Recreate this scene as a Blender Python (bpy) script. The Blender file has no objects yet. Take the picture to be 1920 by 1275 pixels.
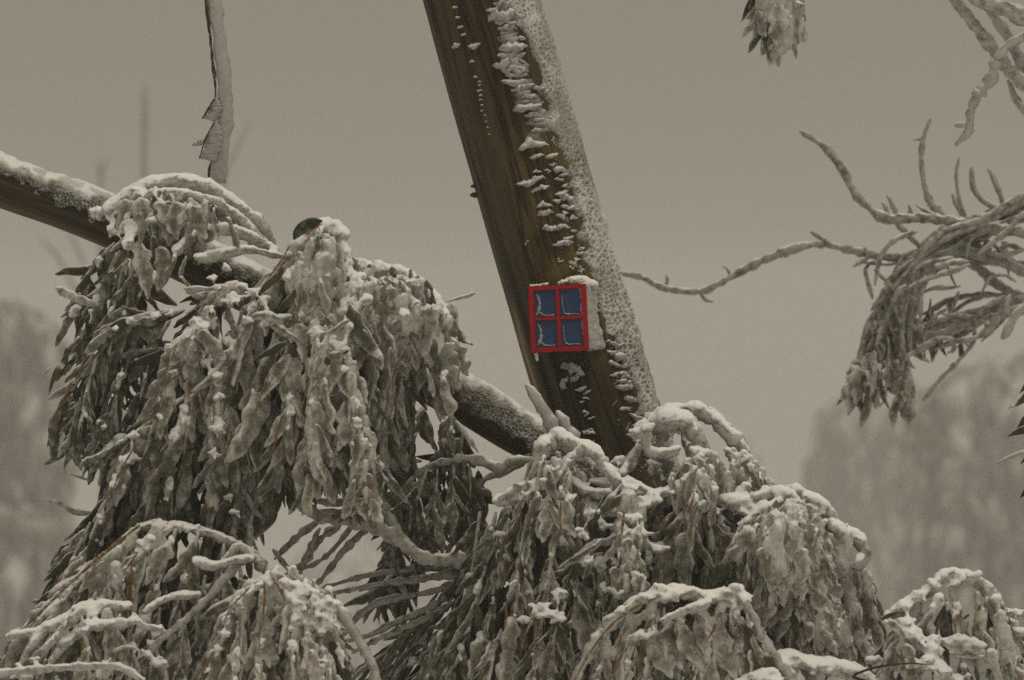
import bpy, math, random
import numpy as np
from mathutils import Vector, Matrix, noise as mnoise

random.seed(7)
RNG = np.random.default_rng(7)
scn = bpy.context.scene
COL = scn.collection
rad = math.radians

# ---------------------------------------------------------------- camera, sky, sun, exposure
CAMZ = 1.7
LENS = 100.0
cam_d = bpy.data.cameras.new('camera')
cam_d.lens = LENS
cam_d.sensor_width = 36.0
cam_d.clip_start = 0.05
cam_d.clip_end = 900.0
cam_d.dof.use_dof = True
cam_d.dof.focus_distance = 6.40
cam_d.dof.aperture_fstop = 3.6
cam = bpy.data.objects.new('camera', cam_d)
COL.objects.link(cam)
cam.location = (0, 0, CAMZ)
cam.rotation_euler = (rad(90), 0, 0)
scn.camera = cam

SUN_EL, SUN_AZ = rad(72), rad(140)
world = bpy.data.worlds.new('World')
scn.world = world
world.use_nodes = True
wt = world.node_tree
wt.nodes.clear()
w_out = wt.nodes.new('ShaderNodeOutputWorld')
w_bg = wt.nodes.new('ShaderNodeBackground')
w_sky = wt.nodes.new('ShaderNodeTexSky')
w_sky.sky_type = 'NISHITA'
w_sky.sun_disc = False
w_sky.sun_elevation = SUN_EL
w_sky.sun_rotation = SUN_AZ
w_sky.air_density = 2.0
w_sky.dust_density = 6.0
w_hs = wt.nodes.new('ShaderNodeHueSaturation')
w_hs.inputs['Saturation'].default_value = 0.06
w_mix = wt.nodes.new('ShaderNodeMix')
w_mix.data_type = 'RGBA'
w_mix.inputs[0].default_value = 0.97            # thick cloud over the clear sky
w_mix.inputs[7].default_value = (4.0, 4.0, 4.0, 1)
w_tint = wt.nodes.new('ShaderNodeMix')
w_tint.data_type = 'RGBA'
w_tint.blend_type = 'MULTIPLY'
w_tint.inputs[0].default_value = 1.0
w_tint.inputs[7].default_value = (1.0, 0.906, 0.722, 1)
wt.links.new(w_sky.outputs[0], w_hs.inputs['Color'])
wt.links.new(w_hs.outputs[0], w_mix.inputs[6])
wt.links.new(w_mix.outputs[2], w_tint.inputs[6])
wt.links.new(w_tint.outputs[2], w_bg.inputs['Color'])
w_bg.inputs['Strength'].default_value = 0.060
wt.links.new(w_bg.outputs[0], w_out.inputs['Surface'])

sun_d = bpy.data.lights.new('sun', 'SUN')
sun_d.energy = 1.5
sun_d.angle = rad(70)
sun_d.color = (1.0, 0.91, 0.745)
sun = bpy.data.objects.new('sun', sun_d)
COL.objects.link(sun)
sun.rotation_euler = (rad(90) - SUN_EL, 0, rad(180) - SUN_AZ + rad(0))
sun.location = (0, 0, 20)

scn.view_settings.view_transform = 'Standard'
scn.view_settings.look = 'None'
scn.view_settings.exposure = 0.0
scn.view_settings.gamma = 1.0
scn.view_settings.use_curve_mapping = False
scn.render.engine = 'CYCLES'
scn.cycles.use_denoising = False
scn.cycles.max_bounces = 6
scn.cycles.diffuse_bounces = 3
scn.cycles.glossy_bounces = 2
scn.cycles.volume_bounces = 1
scn.cycles.use_adaptive_sampling = True
scn.cycles.adaptive_threshold = 0.008

# ---------------------------------------------------------------- helpers
PXU = 36.0 / LENS / 1920.0            # metres per photo pixel and metre of distance


def P(px, py, d):
    return Vector(((px - 960.0) * d * PXU, d, CAMZ + (637.5 - py) * d * PXU))


def tag(o, label=None, cat=None, group=None, kind=None):
    if label: o['label'] = label
    if cat: o['category'] = cat
    if group: o['group'] = group
    if kind: o['kind'] = kind
    return o


def link(name, me, mat, parent=None):
    o = bpy.data.objects.new(name, me)
    COL.objects.link(o)
    if mat and not me.materials:
        me.materials.append(mat)
    if parent is not None:
        o.parent = parent
        o.matrix_parent_inverse = Matrix.Translation(-parent.location)
    return o


def empty(name, loc, label, cat, group=None):
    e = bpy.data.objects.new(name, None)
    e.empty_display_size = 0.1
    COL.objects.link(e)
    e.location = loc
    return tag(e, label, cat, group)


def mesh_np(name, V, F, smooth=True, attrs=None):
    """V (n,3); F list of arrays (k,4) or (k,3)"""
    me = bpy.data.meshes.new(name)
    V = np.asarray(V, dtype=np.float32)
    if not isinstance(F, (list, tuple)):
        F = [F]
    F = [np.asarray(f, dtype=np.int32) for f in F if len(f)]
    loops = np.concatenate([f.ravel() for f in F])
    sizes = np.concatenate([np.full(len(f), f.shape[1], dtype=np.int32) for f in F])
    starts = np.concatenate([[0], np.cumsum(sizes)[:-1]]).astype(np.int32)
    me.vertices.add(len(V))
    me.vertices.foreach_set('co', V.ravel())
    me.loops.add(len(loops))
    me.loops.foreach_set('vertex_index', loops)
    me.polygons.add(len(sizes))
    me.polygons.foreach_set('loop_start', starts)
    me.polygons.foreach_set('loop_total', sizes)
    if smooth:
        me.polygons.foreach_set('use_smooth', np.ones(len(sizes), dtype=bool))
    me.update(calc_edges=True)
    if attrs:
        for k, a in attrs.items():
            at = me.attributes.new(k, 'FLOAT', 'POINT')
            at.data.foreach_set('value', np.asarray(a, dtype=np.float32))
    me.validate()
    return me


class Acc:
    """collects pieces into one mesh"""
    def __init__(self):
        self.V, self.Q, self.T, self.n, self.A = [], [], [], 0, {}

    def add(self, V, Q=None, T=None, attrs=None):
        V = np.asarray(V, dtype=np.float64)
        if Q is not None and len(Q): self.Q.append(np.asarray(Q) + self.n)
        if T is not None and len(T): self.T.append(np.asarray(T) + self.n)
        self.V.append(V)
        self.n += len(V)
        for k, a in (attrs or {}).items():
            self.A.setdefault(k, []).append(np.asarray(a))

    def mesh(self, name, smooth=True):
        F = []
        if self.Q: F.append(np.concatenate(self.Q))
        if self.T: F.append(np.concatenate(self.T))
        return mesh_np(name, np.concatenate(self.V), F, smooth,
                       {k: np.concatenate(a) for k, a in self.A.items()} or None)


def smooth_path(pts, n):
    """Catmull-Rom through pts (k,m) -> n samples"""
    p = np.asarray(pts, dtype=float)
    if len(p) == 2:
        t = np.linspace(0, 1, n)[:, None]
        return p[0] * (1 - t) + p[1] * t
    q = np.vstack([2 * p[0] - p[1], p, 2 * p[-1] - p[-2]])
    seg = np.linalg.norm(np.diff(p[:, :2], axis=0), axis=1)
    cs = np.concatenate([[0], np.cumsum(seg)])
    s = np.linspace(0, cs[-1], n)
    i = np.clip(np.searchsorted(cs, s, side='right') - 1, 0, len(seg) - 1)
    t = ((s - cs[i]) / np.maximum(seg[i], 1e-9))[:, None]
    a, b, c, d = q[i], q[i + 1], q[i + 2], q[i + 3]
    return .5 * ((2 * b) + (-a + c) * t + (2 * a - 5 * b + 4 * c - d) * t ** 2 + (-a + 3 * b - 3 * c + d) * t ** 3)


def noise1(n, freq, seed):
    r = np.random.default_rng(seed)
    k = max(3, int(freq) + 3)
    v = r.uniform(-1, 1, k)
    x = np.linspace(0, k - 2.001, n)
    i = x.astype(int)
    f = x - i
    f = f * f * (3 - 2 * f)
    return v[i] * (1 - f) + v[i + 1] * f


def frames(p):
    t = np.gradient(p, axis=0)
    t /= np.maximum(np.linalg.norm(t, axis=1, keepdims=True), 1e-9)
    ref = np.array([0.0, -1.0, 0.0])
    a = np.cross(t, ref)
    bad = np.linalg.norm(a, axis=1) < 0.15
    a[bad] = np.cross(t[bad], np.array([1.0, 0.0, 0.0]))
    a /= np.linalg.norm(a, axis=1, keepdims=True)
    b = np.cross(a, t)
    return t, a, b


def tube(p, r, m=8, lump=0.15, seed=0, flat=1.0):
    """closed lumpy tapered tube along p (n,3), radius r (n,)"""
    n = len(p)
    t, a, b = frames(p)
    ang = np.linspace(0, 2 * np.pi, m, endpoint=False)
    rng = np.random.default_rng(seed)
    ln = 1 + lump * rng.uniform(-1, 1, (n, m))
    ln *= 1 + lump * rng.uniform(-1, 1, (n, 1))
    r = np.array(r, float)
    if n >= 6:
        r[0] *= .45; r[1] *= .8; r[-1] *= .5; r[-2] *= .82
    rr = r[:, None] * ln
    V = p[:, None, :] + a[:, None, :] * (np.cos(ang) * rr)[..., None] + b[:, None, :] * (np.sin(ang) * rr * flat)[..., None]
    V = V.reshape(-1, 3)
    i = np.arange(n - 1)[:, None] * m
    j = np.arange(m)[None, :]
    jn = (j + 1) % m
    Q = np.stack([i + j, i + jn, i + m + jn, i + m + j], -1).reshape(-1, 4)
    e0, e1 = len(V), len(V) + 1
    V = np.vstack([V, p[0] - t[0] * r[0] * .6, p[-1] + t[-1] * r[-1] * .8])
    jj = np.arange(m)
    T = np.vstack([np.stack([np.full(m, e0), (jj + 1) % m, jj], -1),
                   np.stack([np.full(m, e1), (n - 1) * m + jj, (n - 1) * m + (jj + 1) % m], -1)])
    return V, Q, T


def vnoise(V, scale, off=0.0):
    o = Vector((off, off * 1.7, -off))
    return np.array([mnoise.noise(Vector(v) * scale + o) for v in V])


# ---------------------------------------------------------------- materials
def new_mat(name):
    m = bpy.data.materials.new(name)
    m.use_nodes = True
    nt = m.node_tree
    nt.nodes.clear()
    out = nt.nodes.new('ShaderNodeOutputMaterial')
    return m, nt, out


def N(nt, typ, **kw):
    n = nt.nodes.new(typ)
    for k, v in kw.items():
        setattr(n, k, v)
    return n


def mth(nt, op, a, b=None, c=None, clamp=False):
    n = N(nt, 'ShaderNodeMath', operation=op)
    n.use_clamp = clamp
    for i, x in enumerate((a, b, c)):
        if x is None: continue
        if isinstance(x, (int, float)): n.inputs[i].default_value = x
        else: nt.links.new(x, n.inputs[i])
    return n.outputs[0]


def mixc(nt, f, a, b):
    n = N(nt, 'ShaderNodeMix', data_type='RGBA')
    for i, x in ((0, f), (6, a), (7, b)):
        if isinstance(x, (int, float)): n.inputs[i].default_value = x
        elif isinstance(x, tuple): n.inputs[i].default_value = (*x, 1)
        else: nt.links.new(x, n.inputs[i])
    return n.outputs[2]


def sstep(nt, x, lo, hi):
    n = N(nt, 'ShaderNodeMapRange', interpolation_type='SMOOTHSTEP')
    nt.links.new(x, n.inputs[0])
    n.inputs[1].default_value = lo
    n.inputs[2].default_value = hi
    return n.outputs[0]


def nz(nt, vec, scale, detail=3, rough=.55):
    n = N(nt, 'ShaderNodeTexNoise')
    n.inputs['Scale'].default_value = scale
    n.inputs['Detail'].default_value = detail
    n.inputs['Roughness'].default_value = rough
    nt.links.new(vec, n.inputs['Vector'])
    return n.outputs[0]


SNOW = (.86, .86, .86)


def frost_mat(name, bare_a, bare_b, ice_a, ice_b, bias=0.0, use_attr=True, rib=None,
              snow=(.35, .75), bump=.75, trans=0.0, nscale=55.0, mottle=1.0, rust=None):
    """bark or leaf skin under patchy rime, paler where the ice is thick at the rims; loose snow lies where the surface faces up"""
    m, nt, out = new_mat(name)
    geo = N(nt, 'ShaderNodeNewGeometry')
    pos = geo.outputs['Position']
    n1 = nz(nt, pos, nscale, 3, .55)
    n2 = nz(nt, pos, 300.0, 4, .7)
    n3 = nz(nt, pos, 14.0, 2, .5)
    x = mth(nt, 'MULTIPLY_ADD', n1, 1.1 * mottle, -.55 * mottle + bias)
    x = mth(nt, 'MULTIPLY_ADD', n2, .8, x)
    x = mth(nt, 'ADD', x, -.4)
    x = mth(nt, 'MULTIPLY_ADD', n3, .8, x)
    x = mth(nt, 'ADD', x, -.4)
    if use_attr:
        at = N(nt, 'ShaderNodeAttribute', attribute_name='ice')
        ed = N(nt, 'ShaderNodeAttribute', attribute_name='rim')
        x = mth(nt, 'ADD', x, at.outputs['Fac'])
    else:
        x = mth(nt, 'ADD', x, .5)
    icef = sstep(nt, x, .20, .80)
    bare = mixc(nt, sstep(nt, n3, .4, .6), bare_a, bare_b)
    if rib:
        ar = N(nt, 'ShaderNodeAttribute', attribute_name='rib')
        bare = mixc(nt, ar.outputs['Fac'], bare, rib)
    y = mth(nt, 'ADD', mth(nt, 'MULTIPLY_ADD', n1, 1.4 * mottle, .5 - .7 * mottle), mth(nt, 'MULTIPLY_ADD', n2, .6, -.3))
    if use_attr:
        y = mth(nt, 'ADD', y, mth(nt, 'MULTIPLY_ADD', ed.outputs['Fac'], .7, -.35))
    y = mth(nt, 'ADD', y, mth(nt, 'MULTIPLY_ADD', x, .35, -.17))
    ice = mixc(nt, sstep(nt, y, .15, .9), ice_a, ice_b)
    if rib:
        ice = mixc(nt, mth(nt, 'MULTIPLY', ar.outputs['Fac'], .7), ice, rib)
    c = mixc(nt, icef, bare, ice)
    if rust:                                                  # leaf and bark colour showing through clear ice, in hanging streaks
        vm = N(nt, 'ShaderNodeVectorMath', operation='MULTIPLY')
        nt.links.new(pos, vm.inputs[0])
        vm.inputs[1].default_value = (1.0, .6, .22)
        r1 = nz(nt, vm.outputs[0], 62.0, 3, .55)
        r2 = nz(nt, vm.outputs[0], 17.0, 2, .5)
        c = mixc(nt, mth(nt, 'MULTIPLY', sstep(nt, mth(nt, 'ADD', r1, mth(nt, 'MULTIPLY', n2, .25)), .70, .82), .50), c, rust)
        c = mixc(nt, mth(nt, 'MULTIPLY', sstep(nt, r2, .54, .66), .40), c, (.078, .084, .036))
    sep = N(nt, 'ShaderNodeSeparateXYZ')
    nt.links.new(geo.outputs['Normal'], sep.inputs[0])
    sx = mth(nt, 'MULTIPLY_ADD', n1, .6, sep.outputs[2])
    sx = mth(nt, 'MULTIPLY_ADD', n2, .3, sx)
    sx = mth(nt, 'ADD', sx, -.45)
    sf = sstep(nt, sx, snow[0], snow[1])
    c = mixc(nt, sf, c, SNOW)
    bs = N(nt, 'ShaderNodeBsdfPrincipled')
    nt.links.new(c, bs.inputs['Base Color'])
    rr = N(nt, 'ShaderNodeMapRange')
    nt.links.new(sf, rr.inputs[0])
    rr.inputs[3].default_value = .5
    rr.inputs[4].default_value = .95
    nt.links.new(rr.outputs[0], bs.inputs['Roughness'])
    bs.inputs['Specular IOR Level'].default_value = .35
    bp = N(nt, 'ShaderNodeBump')
    bp.inputs['Strength'].default_value = bump
    bp.inputs['Distance'].default_value = .006
    h = mth(nt, 'ADD', mth(nt, 'MULTIPLY', n1, 1.0), mth(nt, 'MULTIPLY', n2, .45))
    h = mth(nt, 'ADD', h, mth(nt, 'MULTIPLY', icef, .3))
    nt.links.new(h, bp.inputs['Height'])
    nt.links.new(bp.outputs[0], bs.inputs['Normal'])
    surf = bs.outputs[0]
    if trans:
        tr = N(nt, 'ShaderNodeBsdfTranslucent')
        nt.links.new(c, tr.inputs['Color'])
        mx = N(nt, 'ShaderNodeMixShader')
        mx.inputs[0].default_value = trans
        nt.links.new(surf, mx.inputs[1])
        nt.links.new(tr.outputs[0], mx.inputs[2])
        surf = mx.outputs[0]
    nt.links.new(surf, out.inputs['Surface'])
    return m


ICE_A, ICE_B = (.130, .122, .090), (.64, .622, .575)
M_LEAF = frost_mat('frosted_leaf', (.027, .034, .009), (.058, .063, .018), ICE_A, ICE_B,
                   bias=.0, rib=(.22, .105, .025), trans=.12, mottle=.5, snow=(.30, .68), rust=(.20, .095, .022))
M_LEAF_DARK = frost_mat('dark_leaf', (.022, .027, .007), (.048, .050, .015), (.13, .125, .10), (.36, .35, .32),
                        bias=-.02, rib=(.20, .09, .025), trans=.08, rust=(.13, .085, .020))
M_TWIG = frost_mat('iced_twig', (.055, .042, .028), (.10, .075, .05), (.26, .25, .225), (.50, .49, .46), bias=.35, use_attr=False, snow=(.45, .8))
M_TWIGTHIN = frost_mat('thin_iced_twig', (.06, .045, .03), (.11, .085, .06), (.20, .188, .160), (.40, .39, .355), bias=.32, use_attr=False, snow=(.55, .95))
M_ICE = frost_mat('rime_ice', (.16, .155, .14), (.22, .21, .19), (.32, .315, .295), (.52, .51, .49), bias=.7, use_attr=False, snow=(.35, .75), trans=.15, mottle=.6)
M_FUSED = frost_mat('fused_ice', (.035, .036, .018), (.07, .066, .036), (.165, .156, .122), (.62, .603, .56), bias=.66, use_attr=False, snow=(.24, .62), trans=.12, mottle=.6, rust=(.20, .095, .022))
M_SHELL = frost_mat('ice_crust', (.06, .06, .04), (.11, .105, .075), (.19, .18, .146), (.60, .585, .545), bias=.64, use_attr=False, snow=(.24, .66), trans=.10, mottle=.7, rust=(.20, .095, .022))
M_BACK = frost_mat('distant_frosted_foliage', (.095, .085, .062), (.13, .115, .085), (.24, .23, .20), (.52, .51, .48), bias=-.05, nscale=1.2, bump=.1, snow=(.75, 1.3), mottle=.5)


def snow_mat():
    m, nt, out = new_mat('snow')
    geo = N(nt, 'ShaderNodeNewGeometry')
    pos = geo.outputs['Position']
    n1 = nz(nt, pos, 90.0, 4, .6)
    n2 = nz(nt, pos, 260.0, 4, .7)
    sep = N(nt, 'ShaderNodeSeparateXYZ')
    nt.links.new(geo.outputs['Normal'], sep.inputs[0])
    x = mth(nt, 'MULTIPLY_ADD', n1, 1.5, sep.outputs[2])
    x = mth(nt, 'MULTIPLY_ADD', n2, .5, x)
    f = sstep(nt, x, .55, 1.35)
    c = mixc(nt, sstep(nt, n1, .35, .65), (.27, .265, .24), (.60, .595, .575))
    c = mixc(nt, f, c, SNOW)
    bs = N(nt, 'ShaderNodeBsdfPrincipled')
    nt.links.new(c, bs.inputs['Base Color'])
    bs.inputs['Roughness'].default_value = .85
    bs.inputs['Specular IOR Level'].default_value = .2
    bp = N(nt, 'ShaderNodeBump')
    bp.inputs['Strength'].default_value = .45
    bp.inputs['Distance'].default_value = .004
    nt.links.new(mth(nt, 'ADD', mth(nt, 'MULTIPLY', n1, 1.0), mth(nt, 'MULTIPLY', n2, .45)), bp.inputs['Height'])
    nt.links.new(bp.outputs[0], bs.inputs['Normal'])
    nt.links.new(bs.outputs[0], out.inputs['Surface'])
    return m


M_SNOW = snow_mat()


def ground_mat():
    m, nt, out = new_mat('ground_snow')
    tc = N(nt, 'ShaderNodeNewGeometry')
    n1 = nz(nt, tc.outputs['Position'], 1.5, 5, .6)
    n2 = nz(nt, tc.outputs['Position'], 14.0, 4, .6)
    c = mixc(nt, n1, (.74, .74, .74), (.86, .86, .86))
    bs = N(nt, 'ShaderNodeBsdfPrincipled')
    nt.links.new(c, bs.inputs['Base Color'])
    bs.inputs['Roughness'].default_value = .9
    bp = N(nt, 'ShaderNodeBump')
    bp.inputs['Strength'].default_value = .5
    bp.inputs['Distance'].default_value = .05
    nt.links.new(mth(nt, 'ADD', n1, mth(nt, 'MULTIPLY', n2, .3)), bp.inputs['Height'])
    nt.links.new(bp.outputs[0], bs.inputs['Normal'])
    nt.links.new(bs.outputs[0], out.inputs['Surface'])
    return m


def bark_mat():
    """wet dark bark with long vertical streaks, moss in the middle; attributes: u across, v along"""
    m, nt, out = new_mat('wet_bark')
    au = N(nt, 'ShaderNodeAttribute', attribute_name='u')
    av = N(nt, 'ShaderNodeAttribute', attribute_name='v')
    cb = N(nt, 'ShaderNodeCombineXYZ')
    nt.links.new(mth(nt, 'MULTIPLY', au.outputs['Fac'], 55.0), cb.inputs[0])
    nt.links.new(mth(nt, 'MULTIPLY', av.outputs['Fac'], 3.0), cb.inputs[1])
    s1 = nz(nt, cb.outputs[0], 1.0, 5, .62)
    cb2 = N(nt, 'ShaderNodeCombineXYZ')
    nt.links.new(mth(nt, 'MULTIPLY', au.outputs['Fac'], 14.0), cb2.inputs[0])
    nt.links.new(mth(nt, 'MULTIPLY', av.outputs['Fac'], 1.1), cb2.inputs[1])
    s2 = nz(nt, cb2.outputs[0], 1.0, 3, .5)
    ck = mth(nt, 'ABSOLUTE', mth(nt, 'SUBTRACT', s2, .5))
    crack = N(nt, 'ShaderNodeMapRange')
    nt.links.new(ck, crack.inputs[0])
    crack.inputs[2].default_value = .022
    crack.inputs[3].default_value = 1.0
    crack.inputs[4].default_value = 0.0
    geo = N(nt, 'ShaderNodeNewGeometry')
    n2 = nz(nt, geo.outputs['Position'], 160.0, 3, .6)
    n3 = nz(nt, geo.outputs['Position'], 9.0, 3, .55)
    c = mixc(nt, sstep(nt, s1, .36, .66), (.015, .0112, .005), (.060, .045, .019))
    c = mixc(nt, mth(nt, 'MULTIPLY', sstep(nt, s2, .45, .68), .7), c, (.078, .061, .031))
    moss = N(nt, 'ShaderNodeAttribute', attribute_name='moss')
    mf = mth(nt, 'MULTIPLY', sstep(nt, mth(nt, 'ADD', n3, mth(nt, 'MULTIPLY', s1, .5)), .55, .95), moss.outputs['Fac'])
    c = mixc(nt, mf, c, (.150, .098, .022))
    c = mixc(nt, mth(nt, 'MULTIPLY', crack.outputs[0], .8), c, (.010, .008, .005))
    strip = N(nt, 'ShaderNodeAttribute', attribute_name='strip')
    c = mixc(nt, strip.outputs['Fac'], c, (.26, .175, .075))
    sp = sstep(nt, n2, .66, .74)
    c = mixc(nt, mth(nt, 'MULTIPLY', sp, .28), c, (.4, .38, .34))
    bs = N(nt, 'ShaderNodeBsdfPrincipled')
    nt.links.new(c, bs.inputs['Base Color'])
    bs.inputs['Roughness'].default_value = .62
    bs.inputs['Specular IOR Level'].default_value = .25
    bp = N(nt, 'ShaderNodeBump')
    bp.inputs['Strength'].default_value = .7
    bp.inputs['Distance'].default_value = .006
    nt.links.new(mth(nt, 'SUBTRACT', mth(nt, 'ADD', s1, mth(nt, 'MULTIPLY', n2, .4)), mth(nt, 'MULTIPLY', crack.outputs[0], .7)), bp.inputs['Height'])
    nt.links.new(bp.outputs[0], bs.inputs['Normal'])
    nt.links.new(bs.outputs[0], out.inputs['Surface'])
    return m


M_BARK = bark_mat()


def rime_mat():
    """honeycombed rime: white crests, grey glassy pits; attribute h = height of the crest"""
    m, nt, out = new_mat('trunk_rime')
    ah = N(nt, 'ShaderNodeAttribute', attribute_name='h')
    geo = N(nt, 'ShaderNodeNewGeometry')
    n2 = nz(nt, geo.outputs['Position'], 420.0, 3, .6)
    n1 = nz(nt, geo.outputs['Position'], 30.0, 3, .6)
    x = mth(nt, 'ADD', ah.outputs['Fac'], mth(nt, 'MULTIPLY_ADD', n2, .5, -.25))
    x = mth(nt, 'ADD', x, mth(nt, 'MULTIPLY_ADD', n1, .6, -.3))
    c = mixc(nt, sstep(nt, x, .08, .55), (.065, .06, .046), (.29, .283, .258))
    c = mixc(nt, sstep(nt, x, .55, 1.1), c, (.56, .555, .53))
    c = mixc(nt, sstep(nt, x, 1.05, 1.45), c, (.82, .82, .815))
    bs = N(nt, 'ShaderNodeBsdfPrincipled')
    nt.links.new(c, bs.inputs['Base Color'])
    bs.inputs['Roughness'].default_value = .6
    bp = N(nt, 'ShaderNodeBump')
    bp.inputs['Strength'].default_value = .5
    bp.inputs['Distance'].default_value = .003
    nt.links.new(n2, bp.inputs['Height'])
    nt.links.new(bp.outputs[0], bs.inputs['Normal'])
    nt.links.new(bs.outputs[0], out.inputs['Surface'])
    return m


M_RIME = rime_mat()


def paint_mat(name, col, rough=.45, wear=(.02, .02, .02), amt=.25, grain=220):
    m, nt, out = new_mat(name)
    geo = N(nt, 'ShaderNodeNewGeometry')
    n1 = nz(nt, geo.outputs['Position'], grain, 3, .65)
    n2 = nz(nt, geo.outputs['Position'], 45.0, 3, .6)
    c = mixc(nt, mth(nt, 'MULTIPLY', sstep(nt, mth(nt, 'ADD', n1, mth(nt, 'MULTIPLY', n2, .5)), .72, .98), amt), col, wear)
    bs = N(nt, 'ShaderNodeBsdfPrincipled')
    nt.links.new(c, bs.inputs['Base Color'])
    bs.inputs['Roughness'].default_value = rough
    bs.inputs['Specular IOR Level'].default_value = .25
    bp = N(nt, 'ShaderNodeBump')
    bp.inputs['Strength'].default_value = .3
    bp.inputs['Distance'].default_value = .001
    nt.links.new(n1, bp.inputs['Height'])
    nt.links.new(bp.outputs[0], bs.inputs['Normal'])
    nt.links.new(bs.outputs[0], out.inputs['Surface'])
    return m


M_RED = paint_mat('red_paint', (.38, .006, .011), .7, (.16, .012, .012), .7)
M_BLUE = paint_mat('blue_pane', (.022, .060, .165), .5, (.07, .10, .15), .55, 600)
M_GREEN = paint_mat('dark_green_leaf', (.014, .022, .008), .35, (.30, .29, .25), .5, 200)
M_SCREW = paint_mat('screw_metal', (.10, .09, .08), .5)
M_WOOD = paint_mat('wood_block', (.16, .12, .08), .7)

# ---------------------------------------------------------------- setting: ground and air
def gz(y):
    """the hillside falls away behind the trees"""
    t = np.maximum(np.asarray(y, float) - 8.0, 0)
    return -.17 * t * t / (t + 3.0)


def build_ground():
    n = 120
    g = np.linspace(-1, 1, n)
    g = np.sign(g) * np.abs(g) ** 2.8 * 250.0
    X, Y = np.meshgrid(g, g)
    V = np.stack([X.ravel(), Y.ravel() + 6.0, np.zeros(n * n)], -1)
    V[:, 2] = gz(V[:, 1]) + .06 * vnoise(V, .45) + .02 * vnoise(V, 1.9, 3.0)
    i = (np.arange(n - 1)[:, None] * n + np.arange(n - 1)[None, :]).ravel()
    Q = np.stack([i, i + 1, i + n + 1, i + n], -1)
    o = link('ground', mesh_np('ground', V, Q), ground_mat())
    tag(o, kind='structure')


build_ground()


def build_haze(density):
    me = bpy.data.meshes.new('haze')
    x, y0, y1, z0, z1 = 252.0, -246.0, 258.0, -46.0, 7.4
    V = [(-x, y0, z0), (x, y0, z0), (x, y1, z0), (-x, y1, z0), (-x, y0, z1), (x, y0, z1), (x, y1, z1), (-x, y1, z1)]
    me.from_pydata(V, [], [(0, 3, 2, 1), (4, 5, 6, 7), (0, 1, 5, 4), (1, 2, 6, 5), (2, 3, 7, 6), (3, 0, 4, 7)])
    m, nt, out = new_mat('haze')
    v = N(nt, 'ShaderNodeVolumePrincipled')
    v.inputs['Color'].default_value = (.97, .97, .97, 1)
    v.inputs['Density'].default_value = density
    v.inputs['Anisotropy'].default_value = .2
    nt.links.new(v.outputs[0], out.inputs['Volume'])
    o = link('haze', me, m)
    tag(o, kind='stuff')


build_haze(.0042)

# ---------------------------------------------------------------- stems with a rime crust
def sm(x, a, b):
    t = np.clip((x - a) / (b - a), 0, 1)
    return t * t * (3 - 2 * t)


def hash2(i, j, k):
    v = np.sin(i * 127.1 + j * 311.7 + k * 74.7) * 43758.5453
    return v - np.floor(v)


def cells(x, y):
    """F1 and F2 distances of a jittered grid"""
    xi, yi = np.floor(x), np.floor(y)
    f1 = np.full(x.shape, 9.0)
    f2 = np.full(x.shape, 9.0)
    for dx in (-1, 0, 1):
        for dy in (-1, 0, 1):
            cx, cy = xi + dx, yi + dy
            d = np.hypot(cx + hash2(cx, cy, 1) - x, cy + hash2(cx, cy, 2) - y)
            f2 = np.where(d < f1, f1, np.minimum(f2, d))
            f1 = np.minimum(f1, d)
    return f1, f2


def grid_noise(x, y, seed=0):
    xi, yi = np.floor(x), np.floor(y)
    fx, fy = x - xi, y - yi
    fx = fx * fx * (3 - 2 * fx)
    fy = fy * fy * (3 - 2 * fy)
    a, b = hash2(xi, yi, seed), hash2(xi + 1, yi, seed)
    c, d = hash2(xi, yi + 1, seed), hash2(xi + 1, yi + 1, seed)
    return (a * (1 - fx) + b * fx) * (1 - fy) + (c * (1 - fx) + d * fx) * fy


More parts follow.
